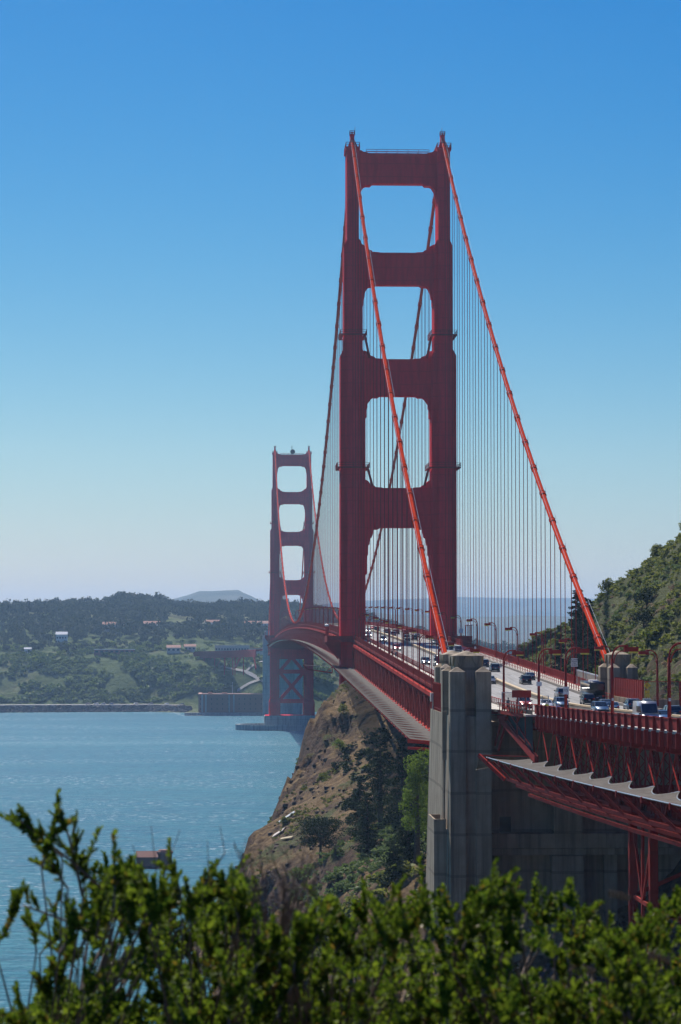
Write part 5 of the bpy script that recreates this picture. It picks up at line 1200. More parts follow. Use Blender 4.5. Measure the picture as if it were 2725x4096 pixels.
CARS = [('suv', 'red', -6.6, -95, 0, 1, 'red car with bright headlights coming along the bridge'), ('suv', 'white', -5.5, -18, 0, 1, 'white car coming out from under the near tower'),
 ('suv', 'slate', -6.6, -192, 0, 1, 'silver car with glaring headlight left of the bay side cable'), ('van', 'black', -4.6, -203, 0, 1, 'black van with headlights half behind the bay side cable'),
 ('sedan', 'white', -5.9, 50, 0, 1, 'white car just beyond the near tower coming this way'), ('suv', 'silver', -7.4, 36, 0, 0, 'silver car behind the white one beyond the near tower'),
 ('minivan', 'red', 7.6, 75, 1, 0, 'red minivan driving away beyond the near tower'), ('pickup', 'slate', 1.7, -13, 1, 0, 'grey blue pickup driving away under the near tower'),
 ('suv', 'black', 4.6, -5, 1, 0, 'black car beside the grey blue pickup'), ('sedan', 'grey', 7.7, 27, 1, 0, 'dark sedan driving away near the ocean side tower leg'), ('suv', 'silver', 1.8, 50, 1, 0, 'silver car driving away ahead of the pickup'),
 ('suv', 'black', 5.5, 89, 1, 0, 'black car driving away next to the red minivan'), ('suv', 'grey', 2.6, 96, 1, 0, 'dark grey car ahead of the silver car'), ('suv', 'black', 2.3, 147, 1, 0, 'distant black car beside the middle barrier'),
 ('sedan', 'red', 3.3, 187, 1, 0, 'distant red car near the top of the rise'), ('van', 'white', -4.7, 160, 0, 1, 'white van far along the bridge coming this way'), ('suv', 'white', -7.6, 110, 0, 1, 'white car ahead of the far white van'),
 ('sedan', 'silver', -1.8, 130, 0, 1, 'silver sedan by the barrier beyond the near tower'), ('sedan', 'slate', 7.1, -49, 1, 0, 'pale blue sedan crossing the tower shadow'),
 ('suv', 'black', 7.9, -86, 1, 0, 'black car just right of the bay side cable end'), ('minivan', 'silver', 8.0, -110, 1, 0, 'silver minivan beside the pedestrian on the hill side walk'), ('sedan', 'navy', 4.9, -100, 1, 0, 'navy car mostly hidden behind the bay side cable'),
 ('suv', 'navy', 5.2, -205, 1, 0, 'dark blue car just right of the big pylon top'), ('suv', 'slate', 5.0, -229, 1, 0, 'silver blue car behind the lamp pole by the pylon'), ('sedan', 'grey', -1.6, -284, 0, 0, 'grey sedan coming this way next to the middle barrier'),
 ('suv', 'black', 4.8, -286, 1, 0, 'black car with red tail lights in the middle lane'), ('sedan', 'navy', 7.7, -268, 1, 0, 'dark blue sedan ahead of the black car at the kerb'), ('suv', 'silver', 4.6, -339, 1, 0, 'silver and black car behind the number 15 sign'),
 ('suv', 'red', -6.9, -384, 0, 1, 'red car under the notice board coming this way'), ('sedan', 'white', -4.7, -392, 0, 0, 'white car behind the yellow jacket cyclist'), ('suv', 'blue', -1.9, -388, 0, 0, 'dark blue car behind the two cyclists'),
 ('suv', 'black', 5.1, -366, 1, 0, 'black hatchback left of the bus'), ('bus', 'black', 7.75, -353, 1, 0, 'black coach bus next to the red slatted fence'), ('sedan', 'slate', 4.4, -389, 1, 0, 'slate sedan behind the coach bus'),
 ('suv', 'blue', 6.6, -400, 1, 0, 'blue grey car right of the lamp pole behind the bus'), ('sedan', 'blue', 1.7, -412, 1, 0, 'blue sedan low behind the plate railing'), ('van', 'silver', -6.5, -482, 0, 0, 'big silver van with roof unit coming this way'),
 ('sedan', 'blue', -3.2, -474, 0, 0, 'blue car beside the silver van'), ('suv', 'slate', 1.6, -456, 1, 0, 'dark car by the tall lamp beyond the van'), ('suv', 'blue', -1.8, -425, 0, 0, 'blue car coming this way past the barrier')]
for i, c in enumerate(CARS): vehicle(*c)
for i, (x, y, col) in enumerate(((-190, 1768, 'tan'), (-182, 1769, 'white'), (-175, 1769, 'silver'), (-167, 1770, 'blue'), (-143, 1776, 'silver'), (-128, 1777, 'grey'), (-112, 1768, 'white'), (-97, 1755, 'black'))):
    vehicle('suv', col, 0, y, 1, 0, ('%s car parked on the shore road above the far boulders' % col) if x < -150 else '%s car parked on the shore road close to the brick fort' % col, z=7.0, rz=1.5, xabs=x)
cone = empty('traffic_cone', (xc(-470)+12.6, -430, zr(-430)+.3)); tag(cone, 'orange traffic cone behind the silver van', 'cone')
plain('cone_orange', (0.75, 0.16, 0.03), .6)
b = MB(); b.tube([(0, 0, .04), (0, 0, .7)], [.16, .03], 10); b.build('cone_body', 'cone_orange', cone); b = MB(); b.box(-.2, .2, -.2, .2, 0, .04); b.build('cone_base', 'tyre', cone)

# ------------------------------------------------------------------ people
plain('cloth_yellow', (0.55, 0.75, 0.04), .8); plain('cloth_lavender', (0.36, 0.36, 0.62), .8); plain('cloth_navy', (0.03, 0.05, 0.10), .85); plain('cloth_white', (0.68, 0.67, 0.65), .8); plain('cloth_orange', (0.70, 0.17, 0.06), .8); plain('cloth_grey', (0.15, 0.15, 0.16), .85)
def skin_body(pts, edges, rad, root):
    me = bpy.data.meshes.new('body'); me.from_pydata(pts, edges, []); o = bpy.data.objects.new('tmp', me); COL.objects.link(o)
    sk = o.modifiers.new('skin', 'SKIN'); su = o.modifiers.new('sub', 'SUBSURF'); su.levels = 1
    for i, v in enumerate(me.skin_vertices[0].data): v.radius = (rad[i], rad[i]); v.use_root = (i == root)
    dg = bpy.context.evaluated_depsgraph_get(); out = bpy.data.meshes.new_from_object(o.evaluated_get(dg)); bpy.data.objects.remove(o); return out
def body_mesh(J):
    pts = []; ed = []; rad = []
    def add(p, r, par=None):
        pts.append(tuple(p)); rad.append(r)
        if par is not None: ed.append((par, len(pts)-1))
        return len(pts)-1
    pe = add(J['pelvis'], .135); wa = add(Vector(J['pelvis']).lerp(Vector(J['chest']), .5), .12, pe); ch = add(J['chest'], .145, wa); ne = add(J['neck'], .055, ch)
    he = Vector(J['head']); h0 = add(he+Vector((0, -.01, -.075)), .07, ne); h1 = add(he, .098, h0); add(he+Vector((0, -.01, .09)), .07, h1)
    add(he+Vector((0, .115, -.015)), .016, h1)                       # nose
    for s in (-1, 1):
        sh = add((s*J['sh'][0], J['sh'][1], J['sh'][2]), .062, ch); el = add((s*J['el'][0], *J['el'][1:]), .045, sh); wr = add((s*J['wr'][0], *J['wr'][1:]), .03, el)
        hd = Vector((s*J['hand'][0], *J['hand'][1:])); pa = add(hd, .032, wr); d = (hd-Vector(pts[wr])).normalized(); side = d.cross(Vector((0, 0, 1))) if abs(d.z) < .9 else Vector((0, 1, 0))
        for k, ln in enumerate((.062, .075, .08, .066)):
            q = hd+d*.035+side*(k-1.5)*.019; f1 = add(q, .009, pa); f2 = add(q+d*ln*.5, .009, f1); add(q+d*ln*.5+Vector((0, 0, -.02))+d*ln*.3, .008, f2)
        tq = hd-side*.045; t1 = add(tq, .011, pa); add(tq+d*.03-side*.012, .009, t1)
        k_ = 'r' if s > 0 else 'l'
        hp = add((s*.095, *J['hip'][1:]), .095, pe); kn = add(J['kn'+k_], .062, hp); an = add(J['an'+k_], .04, kn); to = add(Vector(J['an'+k_])+Vector((0, .07, -.05)), .04, an); add(Vector(J['an'+k_])+Vector((0, .18, -.06)), .03, to)
    return skin_body(pts, ed, rad, 0)
RIDE = dict(pelvis=(0, -.20, 1.00), chest=(0, .10, 1.36), neck=(0, .20, 1.50), head=(0, .26, 1.63), sh=(.19, .14, 1.40), el=(.27, .30, 1.18), wr=(.24, .40, 1.05), hand=(.235, .45, 1.02), hip=(.095, -.17, .94), knr=(.11, .22, .72), knl=(-.11, .20, .90), anr=(.11, -.02, .24), anl=(-.11, -.04, .50))
WALK = dict(pelvis=(0, 0, .95), chest=(0, .03, 1.32), neck=(0, .04, 1.50), head=(0, .06, 1.64), sh=(.19, .03, 1.40), el=(.24, -.06, 1.12), wr=(.24, .06, .90), hand=(.235, .10, .83), hip=(.095, 0, .90), knr=(.10, .14, .50), knl=(-.10, -.04, .50), anr=(.10, .20, .09), anl=(-.10, -.28, .11))
BODY = {'ride': body_mesh(RIDE), 'walk': body_mesh(WALK)}
def dress(kind, shirt, pants):
    me = BODY[kind].copy(); me.name = 'body'; me.materials.clear()
    for m_ in ('skin', shirt, pants, 'cloth_black', 'hair'): me.materials.append(M[m_])
    J = RIDE if kind == 'ride' else WALK; P, H, N = Vector(J['pelvis']), Vector(J['head']), Vector(J['neck'])
    for p in me.polygons:
        c = p.center; i = 0
        axis = (c-P).dot((N-P).normalized())
        if c.z < .16 or (kind == 'ride' and min((c-Vector(J['anl'])).length, (c-Vector(J['anr'])).length) < .13): i = 3
        elif c.z > H.z-.12 and abs(c.x) < .14: i = 4 if c.z > H.z+.05 or c.y < H.y-.06 else 0
        elif axis > .02 and (c-N).length < .75 and abs(c.x) < .255 and axis < (N-P).length-.01: i = 1
        elif axis <= .06 and abs(c.x) < .22: i = 2
        p.material_index = i
    me.polygons.foreach_set('use_smooth', [True]*len(me.polygons)); return me
b = MB(); b.ball((0, 0, 0), .125, 12, 6, (.95, 1.2, .72)); HEL = b
def person(kind, x, y, z, rz, shirt, pants, label, group=None, helmet=None):
    o = link(dress(kind, shirt, pants), 'person', None, (x, y, z), rz); tag(o, label, 'person', group)
    J = RIDE if kind == 'ride' else WALK
    if helmet: h = link(HEL.mesh('helmet', helmet, True), 'helmet', o, (J['head'][0], J['head'][1]-.01, J['head'][2]+.075))
    for s in (-1, 1): b = MB(); b.ball((s*.035+J['head'][0], J['head'][1]+.088, J['head'][2]+.01), .013, 6, 4); b.build('eye', 'sign_black', o)
    return o
def bike_parts():
    P = []; 
    for nm, y in (('wheel', -.52), ('wheel', .52)):
        b = MB(); pts = [(0, y+.33*cos(a), .34+.33*sin(a)) for a in np.linspace(0, 2*pi, 19)]; b.tube(pts, .018, 5, False)
        for k in range(8): a = k*pi/4; b.beam((0, y, .34), (0, y+.32*cos(a), .34+.32*sin(a)), .006, .006)
        P.append((nm, b, 'tyre'))
    b = MB()
    for p, q in (((0, -.18, .86), (0, -.05, .28)), ((0, -.05, .28), (0, .36, .82)), ((0, .36, .82), (0, -.17, .80)), ((0, -.05, .28), (0, -.52, .34)), ((0, -.52, .34), (0, -.17, .80)), ((0, .36, .82), (0, .52, .34)), ((0, .36, .82), (0, .34, .98))): b.tube([p, q], .02, 6)
    P.append(('frame', b, 'rail_red')); b = MB(); b.tube([(-.26, .45, 1.0), (-.2, .36, 1.0), (.2, .36, 1.0), (.26, .45, 1.0)], .016, 6); P.append(('handlebar', b, 'dark_steel'))
    b = MB(); b.hexa([(-.07, -.32, .88), (.07, -.32, .88), (.025, -.06, .88), (-.025, -.06, .88), (-.07, -.32, .93), (.07, -.32, .93), (.025, -.06, .92), (-.025, -.06, .92)]); P.append(('saddle', b, 'cloth_black'))
    b = MB(); b.beam((.06, -.05, .28), (.1, -.02, .16), .03, .02); b.beam((-.06, -.05, .28), (-.1, -.08, .42), .03, .02); b.tube([(-.07, -.05, .28), (.07, -.05, .28)], .05, 8); P.append(('crank', b, 'dark_steel'))
    return [(n, b.mesh(n, m_), m_) for n, b, m_ in P]
BK = bike_parts()
def bicycle(x, y, z, rz, label):
    o = empty('bicycle', (x, y, z), rz); tag(o, label, 'bicycle', 'bicycles ridden on the bridge')
    for n, me, m_ in BK: link(me, n, o)
RID = [(-13.0+.9, -409.5, pi, 'cloth_navy', 'cloth_black', 'cloth_black', 'dark clothed cyclist on the path right beside the big pylon'), (-11.35, -446, pi, 'cloth_yellow', 'cloth_black', 'sign_white', 'cyclist in bright yellow jacket and white helmet'),
       (-11.2, -456, pi, 'cloth_lavender', 'cloth_black', 'sign_white', 'cyclist in pale violet shirt behind the number 15 lamp'), (xc(-519)-11.0, -521, pi, 'cloth_white', 'cloth_black', 'cloth_black', 'cyclist in white with black helmet by the tall lamp'),
       (xc(-527)-11.0, -528, pi, 'cloth_grey', 'cloth_black', 'sign_white', 'cyclist in dark top with white helmet by the plate railing'),
       (-11.5, -152, pi, 'cloth_black', 'cloth_grey', 'cloth_white', 'cyclist in black on the bay side sidewalk'), (-11.9, -66, pi, 'cloth_grey', 'cloth_black', 'cloth_black', 'grey clothed cyclist on the bay side sidewalk nearer the tower')]
for x, y, rz, sh, pa, he, lab in RID:
    z = zr(y)+.235; bicycle(x, y, z, rz, 'bicycle under the '+lab); person('ride', x, y, z, rz, sh, pa, lab, None, he)
for x, y, rz, sh, pa, lab in ((11.9, -117, 0, 'cloth_white', 'cloth_white', 'pedestrian in white on the hill side sidewalk'), (-12.1, -20, pi, 'cloth_orange', 'cloth_grey', 'pedestrian in orange top by the tower on the bay side'), (-11.2, -160, 0, 'cloth_grey', 'cloth_navy', 'pedestrian in grey beside the black clothed cyclist')):
    person('walk', x, y, zr(y)+.225, rz, sh, pa, lab)
# ------------------------------------------------------------------ plants on the headland and the hill
rv = np.random.default_rng(21)
SH = [crown_template(120, 9, 0.30, 0.75, s+60, 0.36, 0.7) for s in range(8)]
SM = [crown_template(60, 6, 0.36, 0.75, s+80, 0.4, 0.65) for s in range(6)]
def plant_field(name, n, xr, yr, test, hr, mat, label, tm=SH, cat='scrub'):
    pos = []; scl = []; tries = 0
    while len(pos) < n and tries < n*30:
        tries += 1; x = rv.uniform(*xr); y = rv.uniform(*yr); z = float(zN(x, y)); s_ = test(x, y, z)
        if not s_: continue
        h = rv.uniform(*hr)*s_; pos.append((x, y, z+h*.35)); scl.append((h*rv.uniform(.9, 1.4), h*rv.uniform(.9, 1.4), h*.95))
    o = leaf_obj(name, scatter(tm, pos, scl, rv.uniform(0, 6.28, len(pos))), mat, kind='stuff'); tag(o, label, cat); return o
def hill_t(x, y, z):
    if z < 60 or x < 17.5+ (2 if y < -330 else 0) or (x < 24 and y < -395): return 0
    k = fbm(Vector((x*.03, y*.03, 1.7)), 3)
    if k < -0.2: return 0
    return .55+.7*max(0, k+.25)
plant_field('hillside_scrub', 5200, (17, 100), (-470, -95), hill_t, (.8, 1.9), 'leaf_scrub', 'green and tan scrub covering the hillside above the bridge', SM)
plant_field('hillside_scrub', 700, (18, 100), (-460, -100), lambda x, y, z: (.8 if z > 60 and x > 20 and fbm(Vector((x*.035+7, y*.035, 3)), 3) > .12 else 0), (.9, 1.9), 'leaf_scrub_pale', 'paler grey green bushes mixed into the hillside scrub')
plant_field('dry_grass_tufts', 900, (17, 95), (-460, -100), lambda x, y, z: (1 if z > 60 and x > 18 and fbm(Vector((x*.03, y*.03, 1.7)), 3) < -.05 else 0), (.5, 1.1), 'dry_grass', 'dry tan grass tufts between the hillside scrub', SM, 'grass')
def cliff_t(x, y, z):
    if z < 3 or z > 62 or x > 4 or x < -52: return 0
    k = fbm(Vector((x*.07, y*.07, z*.05)), 3)
    return .5+.9*max(0, k) if k > .02 else 0
plant_field('cliff_scrub', 1500, (-52, 0), (-260, -40), cliff_t, (.4, 1.2), 'leaf_scrub', 'low green scrub dotted over the brown cliff', SM)
plant_field('cliff_grass', 700, (-46, 0), (-260, -40), lambda x, y, z: (1 if 8 < z < 62 and fbm(Vector((x*.06+3, y*.06, 2)), 3) > -.15 else 0), (.2, .45), 'dry_grass', 'dry golden grass on the brown cliff', SM, 'grass')
def gully_t(x, y, z):
    if z < 14 or z > 46: return 0
    return .6+.5*rv.random()
plant_field('gully_bushes', 420, (-40, -13), (-335, -215), gully_t, (1.0, 2.2), 'leaf_scrub_pale', 'pale green bushes filling the slope below the cypress trees')
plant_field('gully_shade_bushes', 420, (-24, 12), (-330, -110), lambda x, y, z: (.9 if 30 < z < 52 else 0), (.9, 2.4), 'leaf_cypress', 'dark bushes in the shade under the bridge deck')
def near_t(x, y, z): return .8+.6*rv.random() if z > 8 else 0
plant_field('slope_bushes', 620, (-62, -4), (-620, -335), near_t, (1.2, 2.6), 'leaf_scrub', 'green bushes on the slope between the viewpoint and the anchorage')

# cypress: tiers of flat sprays on limbs
def cypress(name, x, y, h, r, label, group, flat=False, mat='leaf_cypress', lean=0.0, seed=0, base=None):
    q = np.random.default_rng(seed); z0 = float(zN(x, y)) if base is None else base
    p = empty(name, (x, y, z0)); tag(p, label, 'tree', group)
    b = MB(); b.tube([(0, 0, -1.5), (lean*h*.2, 0, h*.4), (lean*h*.45, 0, h*.78), (lean*h*.5, 0, h*.97)], [.045*h*.6+.12, .03*h*.6+.1, .12, .03], 7)
    pads = []; n = int(34+h*3.0)
    for i in range(n):
        t_ = (.30+.68*(i/n)**.8) if flat else (.06+.92*(i/n)**.9); a = q.uniform(0, 6.283)
        R = r*(1-.15*t_)*q.uniform(.35, 1.0)*(1.0 if flat else (1.12-t_)**.75) if not flat else r*q.uniform(.25, 1.0)*(1.15-.45*abs(t_-.8))
        c = Vector((lean*h*.45*t_+R*cos(a)*.75, R*sin(a)*.75, h*t_+q.normal()*.12*h*.1)); tr = Vector((lean*h*.45*t_, 0, h*t_*.94-.2*R*.5))
        if i % 3 == 0: b.tube([tr, tr.lerp(c, .6)+Vector((0, 0, -.1)), c], [.09, .06, .02], 5)
        pads.append((c, max(.5, R*.62)))
    b.build('trunk', 'bark', p, True)
    Q = []
    for c, s_ in pads:
        m = int(34+46*s_); d = q.normal(size=(m, 3)); d /= np.linalg.norm(d, axis=1)[:, None]; rr = q.uniform(.3, 1, (m, 1))**.6
        pp = np.array(c)+d*rr*s_*np.array([1, 1, .30]); pp[:, 2] += .12*s_*np.linalg.norm(d[:, :2]*rr, axis=1)
        Q.append(quads(pp, q.uniform(.16, .42, m), q, d, .6))
    leaf_obj('crown', np.concatenate(Q), mat, p); return p
GC = 'cypress trees in the gully under the bridge'
cypress('cypress_tree', -19.5, -238, 19.5, 5.2, 'tallest dark cypress in the shade below the safety net', GC, seed=1)
cypress('cypress_tree', -16.0, -252, 18.0, 4.4, 'second dark cypress close behind the tallest one', GC, seed=2)
cypress('cypress_tree', -23.5, -262, 12.5, 4.0, 'dark leaning cypress at the foot of the tallest cypress', GC, seed=3)
cypress('cypress_tree', -22.5, -214, 13.0, 4.0, 'dark cypress against the brown cliff behind the tallest one', GC, seed=9)
cypress('cypress_tree', -30.4, -199, 9.0, 4.6, 'flat topped spreading cypress standing alone on the cliff slope', GC, True, seed=4)
cypress('cypress_tree', -21.5, -347, 9.0, 4.0, 'broad layered cypress beside the sunlit anchorage wall', GC, seed=5)
cypress('cypress_tree', -24.5, -356, 6.0, 3.0, 'small cypress low in front of the broad layered one', GC, seed=6)
GF = 'fir trees on the hill side of the bridge'
cypress('fir_tree', 21.2, -236, 18.5, 3.6, 'tall dark fir left of the hill side cable', GF, seed=11)
cypress('fir_tree', 23.5, -226, 18.0, 3.4, 'tall dark fir touching the hill side cable', GF, seed=12)
cypress('fir_tree', 19.6, -222, 11.5, 3.4, 'shorter fir in front of the two tall firs', GF, seed=13)
cypress('fir_tree', 27.0, -214, 12.0, 3.6, 'wide fir up the slope behind the hill side cable', GF, seed=14)
cypress('fir_tree', 22.0, -255, 9.5, 3.2, 'low dark fir nearest the hill side pylon', GF, seed=15)
# broadleaf trees
def broadleaf(name, x, y, h, r, label, mat, group=None, lumps=12, seed=0, n=2600, leaf=.30, base=None, trunk=.3):
    q = np.random.default_rng(seed); z0 = float(zN(x, y)) if base is None else base; p = empty(name, (x, y, z0)); tag(p, label, 'tree' if h > 4 else 'shrub', group)
    b = MB(); b.tube([(0, 0, -1), (0.1, .1, h*.3), (.2, -.1, h*.6)], [.03*h+.05, .02*h+.05, .03], 7); Q = []
    for i in range(lumps):
        t_ = trunk+(1-trunk)*(i+.5)/lumps; a = i*2.4+q.uniform(-.4, .4); R = r*q.uniform(.25, .8)*(1.25-.65*t_); c = np.array([R*cos(a), R*sin(a), h*t_*.92]); s_ = r*q.uniform(.38, .62)
        b.tube([(.1, 0, h*t_*.5), tuple(c*np.array([.5, .5, .85])), tuple(c)], [.06, .04, .02], 5)
        m = n//lumps; d = q.normal(size=(m, 3)); d /= np.linalg.norm(d, axis=1)[:, None]; Q.append(quads(c+d*s_*(q.uniform(.5, 1, (m, 1)))*np.array([1, 1, .85]), leaf*q.uniform(.6, 1.3, m), q, d))
    b.build('trunk', 'bark', p, True); leaf_obj('crown', np.concatenate(Q), mat, p); return p
broadleaf('green_tree', -20.6, -353, 19.0, 3.2, 'bright yellow green leafy tree beside the anchorage wall', 'leaf_bright', None, 14, 3, 5200)
broadleaf('green_tree', -18.0, -346, 12.5, 2.6, 'lower bright green tree behind the leafy one at the wall', 'leaf_bright', None, 10, 4, 3000)
for i, (x, y, h, r, lab) in enumerate(((-35.6, -199, 2.6, 2.0, 'round green shrub left of the flat topped cypress'), (-33.2, -212, 2.8, 2.4, 'bright green shrub below the flat topped cypress'), (-20.5, -92, 2.4, 1.6, 'dark round bush at the edge of the net shadow on the cliff'),
                                       (-22.2, -108, 2.8, 2.2, 'spreading green bush at mid cliff beside the cypresses'), (-27.5, -126, 1.8, 1.2, 'small round bush on the bare cliff slope'), (-37.2, -150, 1.7, 1.2, 'little dark bush beside the fallen boards'))):
    broadleaf('cliff_shrub', x, y, h, r, lab, 'leaf_bright' if i in (0, 1, 3) else 'leaf_scrub', 'shrubs on the brown cliff', 8, 40+i, 900, .26)
for i, (x, y, h, r, lab) in enumerate(((57.5, -165, 3.4, 2.6, 'dark bush on the skyline at the top of the hill'), (50.5, -163, 3.0, 2.2, 'dark bush on the skyline below the topmost one'), (40, -155, 3.6, 2.0, 'upright bush where the hill skyline meets the cable'), (37, -230, 3.4, 3.0, 'big dark round bush in the middle of the hillside'), (31, -262, 3.4, 2.8, 'dark bush above the hill side pylon'), (45, -250, 3.4, 2.8, 'dark bush high on the right of the hillside'))):
    broadleaf('hill_shrub', x, y, h, r, lab, 'leaf_cypress' if i > 2 else 'leaf_scrub', 'large bushes on the hillside', 9, 60+i, 1300, .34)
# bare dead tree and boards on the cliff slope
dt = empty('dead_tree', (-29, -242, float(zN(-29, -242)))); tag(dt, 'small bare dead tree on the slope left of the cypresses', 'tree')
b = MB(); q = random.Random(4); b.tube([(0, 0, -.5), (.1, 0, 1.4), (.2, 0, 2.6)], [.12, .09, .04], 6); b.build('trunk', 'bark', dt); b = MB()
for i in range(26):
    z = q.uniform(.7, 2.6); a = q.uniform(0, 6.28); L = q.uniform(.8, 1.9); c = Vector((.1, 0, z)); e = c+Vector((L*cos(a), L*sin(a), L*q.uniform(.3, .9))); b.tube([c, c.lerp(e, .5)+Vector((0, 0, .1)), e], [.04, .025, .01], 4)
    for k in range(2): f = e+Vector((q.uniform(-.4, .4), q.uniform(-.4, .4), q.uniform(.1, .5))); b.tube([c.lerp(e, .6), f], [.02, .008], 4)
b.build('branches', 'bark', dt)
for nm, x, y, L, w, rz, mat, lab in (('loose_board', -36.4, -143, 4.6, 1.1, 1.2, 'grey_sheet', 'grey metal sheet lying on the brown cliff slope'), ('loose_board', -38.6, -156, 3.4, 1.9, 1.0, 'cream_wall', 'broad pinkish board lying on the cliff slope'), ('loose_board', -37.0, -167, 4.2, .7, .35, 'wood_board', 'narrow yellow plank lying on the cliff slope')):
    z = float(zN(x, y)); gx = float(zN(x+1, y)-zN(x-1, y))/2; gy = float(zN(x, y+1)-zN(x, y-1))/2
    nrm = Vector((-gx, -gy, 1)).normalized(); o = MB().box(-L/2, L/2, -w/2, w/2, -.06, .06).build(nm, mat); tag(o, lab, 'board')
    o.rotation_euler = (nrm.to_track_quat('Z', 'Y').to_matrix() @ Matrix.Rotation(rz, 3, 'Z')).to_euler(); o.location = Vector((x, y, z))+nrm*.35
# boulders on the cliff face
V = []; F = []
for i in range(420):
    x = rv.uniform(-50, -8); y = rv.uniform(-190, -42); z = float(zN(x, y)); sl = abs(float(zN(x+1.5, y)-zN(x-1.5, y)))/3
    if z < 2 or sl < .6: continue
    R, f = rock_template(i+5000); s_ = rv.uniform(.25, .7); a = rv.uniform(0, 6.28); base = len(V)
    V += [(x+s_*(p[0]*cos(a)-p[1]*sin(a)), y+s_*(p[0]*sin(a)+p[1]*cos(a)), z+s_*p[2]*.9) for p in R]; F += [tuple(base+k for k in ff) for ff in f]
mottled('cliff_rock', (0.035, 0.025, 0.019), (0.16, 0.10, 0.065), .8, .95, 6, .5, .3)
o = bpy.data.objects.new('cliff_rocks', mesh_np('cliff_rocks', V, F, 'cliff_rock')); COL.objects.link(o); tag(o, 'broken brown rocks scattered over the cliff face', 'rocks', kind='stuff')

# ------------------------------------------------------------------ foreground bushes
FWD = Vector((sin(.04411)*cos(.04849), cos(.04411)*cos(.04849), sin(.04849))); RGT = Vector((cos(.04411), -sin(.04411), 0)); UPV = RGT.cross(FWD)
CAMP = Vector((CX, CY, CZ))
def fg(u, v, d):
    v += 60
    return CAMP + (FWD + RGT*((u-1362.5)/10129.3) - UPV*((v-2048)/10129.3))*d       # direction from the viewpoint, d metres out
def leaf2(L, w):        # folded leaf along +x, 4 quads
    return [[(0, 0, 0), (L*.45, w*.5, .1*w), (L*.5, 0, -.12*w), (L*.2, 0, -.05*w)], [(L*.45, w*.5, .1*w), (L*.85, w*.42, .1*w), (L, 0, 0), (L*.5, 0, -.12*w)],
            [(0, 0, 0), (L*.2, 0, -.05*w), (L*.5, 0, -.12*w), (L*.45, -w*.5, .1*w)], [(L*.45, -w*.5, .1*w), (L*.5, 0, -.12*w), (L, 0, 0), (L*.85, -w*.42, .1*w)]]
def sprig(seed, H=.20, n=46):
    q = random.Random(seed); b = MB(); bend = Vector((q.uniform(-.3, .3), q.uniform(-.3, .3), 0)); P = lambda t_: Vector((bend.x*H*t_*t_, bend.y*H*t_*t_, H*t_))
    b.cur = 2; b.tube([P(0), P(.35), P(.7), P(1)], [.0035, .003, .002, .001], 5)
    stems = [(P, 1.0)]
    for k in range(2): 
        o_ = P(q.uniform(.15, .5)); a = q.uniform(0, 6.28); dv = Vector((cos(a)*.5, sin(a)*.5, .8))*H*q.uniform(.35, .55); stems.append(((lambda o_, dv: (lambda t_: o_+dv*t_))(o_, dv), .5)); b.tube([o_, o_+dv], [.002, .001], 4)
    for Pf, fr in stems:
        m = int(n*fr)
        for i in range(m):
            t_ = .12+.88*(i+.5)/m; c = Pf(t_); a = i*2.4+q.uniform(-.4, .4); el = q.uniform(.3, .95)+.45*t_; L = q.uniform(.021, .034)*(1.1-.35*t_); w = L*q.uniform(.5, .7)
            d = Vector((cos(a)*cos(el), sin(a)*cos(el), sin(el))); s_ = d.cross(Vector((0, 0, 1))).normalized(); n_ = s_.cross(d); b.cur = 1 if q.random() < .06 else 0
            for qd in leaf2(L, w): b.quad(*[c+d*p[0]+s_*p[1]+n_*p[2] for p in qd])
    return b.mesh('sprig', ['leaf_bush', 'leaf_bush_yellow', 'twig'])
SPR = [sprig(s, .15+.06*(s % 3)/2, 38+5*(s % 4)) for s in range(9)]
OUT = [(0, 3960), (60, 3900), (120, 3930), (170, 3700), (230, 3480), (300, 3420), (380, 3390), (430, 3310), (500, 3330), (560, 3390), (640, 3420), (720, 3420), (820, 3400), (920, 3350), (1000, 3400), (1060, 3560), (1150, 3640), (1220, 3560), (1290, 3490), (1360, 3560), (1430, 3500), (1520, 3510),
       (1600, 3430), (1720, 3410), (1800, 3500), (1900, 3480), (1970, 3440), (2070, 3380), (2130, 3480), (2250, 3460), (2320, 3560), (2380, 3520), (2460, 3560), (2560, 3570), (2650, 3500), (2760, 3470)]
SHR = [('left leafy bush with an arching twig reaching over the water', -80, 620, 5), ('dense leafy bush in front of the small brown station', 620, 1130, 6), ('leafy bush with upright tips in front of the cliff foot', 1130, 1720, 7), ('tall tipped leafy bush in front of the anchorage wall', 1720, 2290, 8), ('sparser leafy bush with grass stalks by the trestle tower', 2290, 2800, 9)]
tips = {0: [(85, 3225, 8.8), (255, 3210, 8.8), (160, 3330, 8.9), (330, 3290, 9.0), (90, 3560, 9.1), (130, 3560, 9.2), (230, 3640, 9.0)], 1: [(620, 3335, 9.2)], 2: [(1600, 3425, 9.0), (1285, 3480, 9.1)], 3: [(2075, 3375, 8.9), (1960, 3420, 9.0), (2245, 3450, 9.1)], 4: [(2380, 3500, 9.1), (2660, 3480, 9.0)]}
rf = random.Random(99)
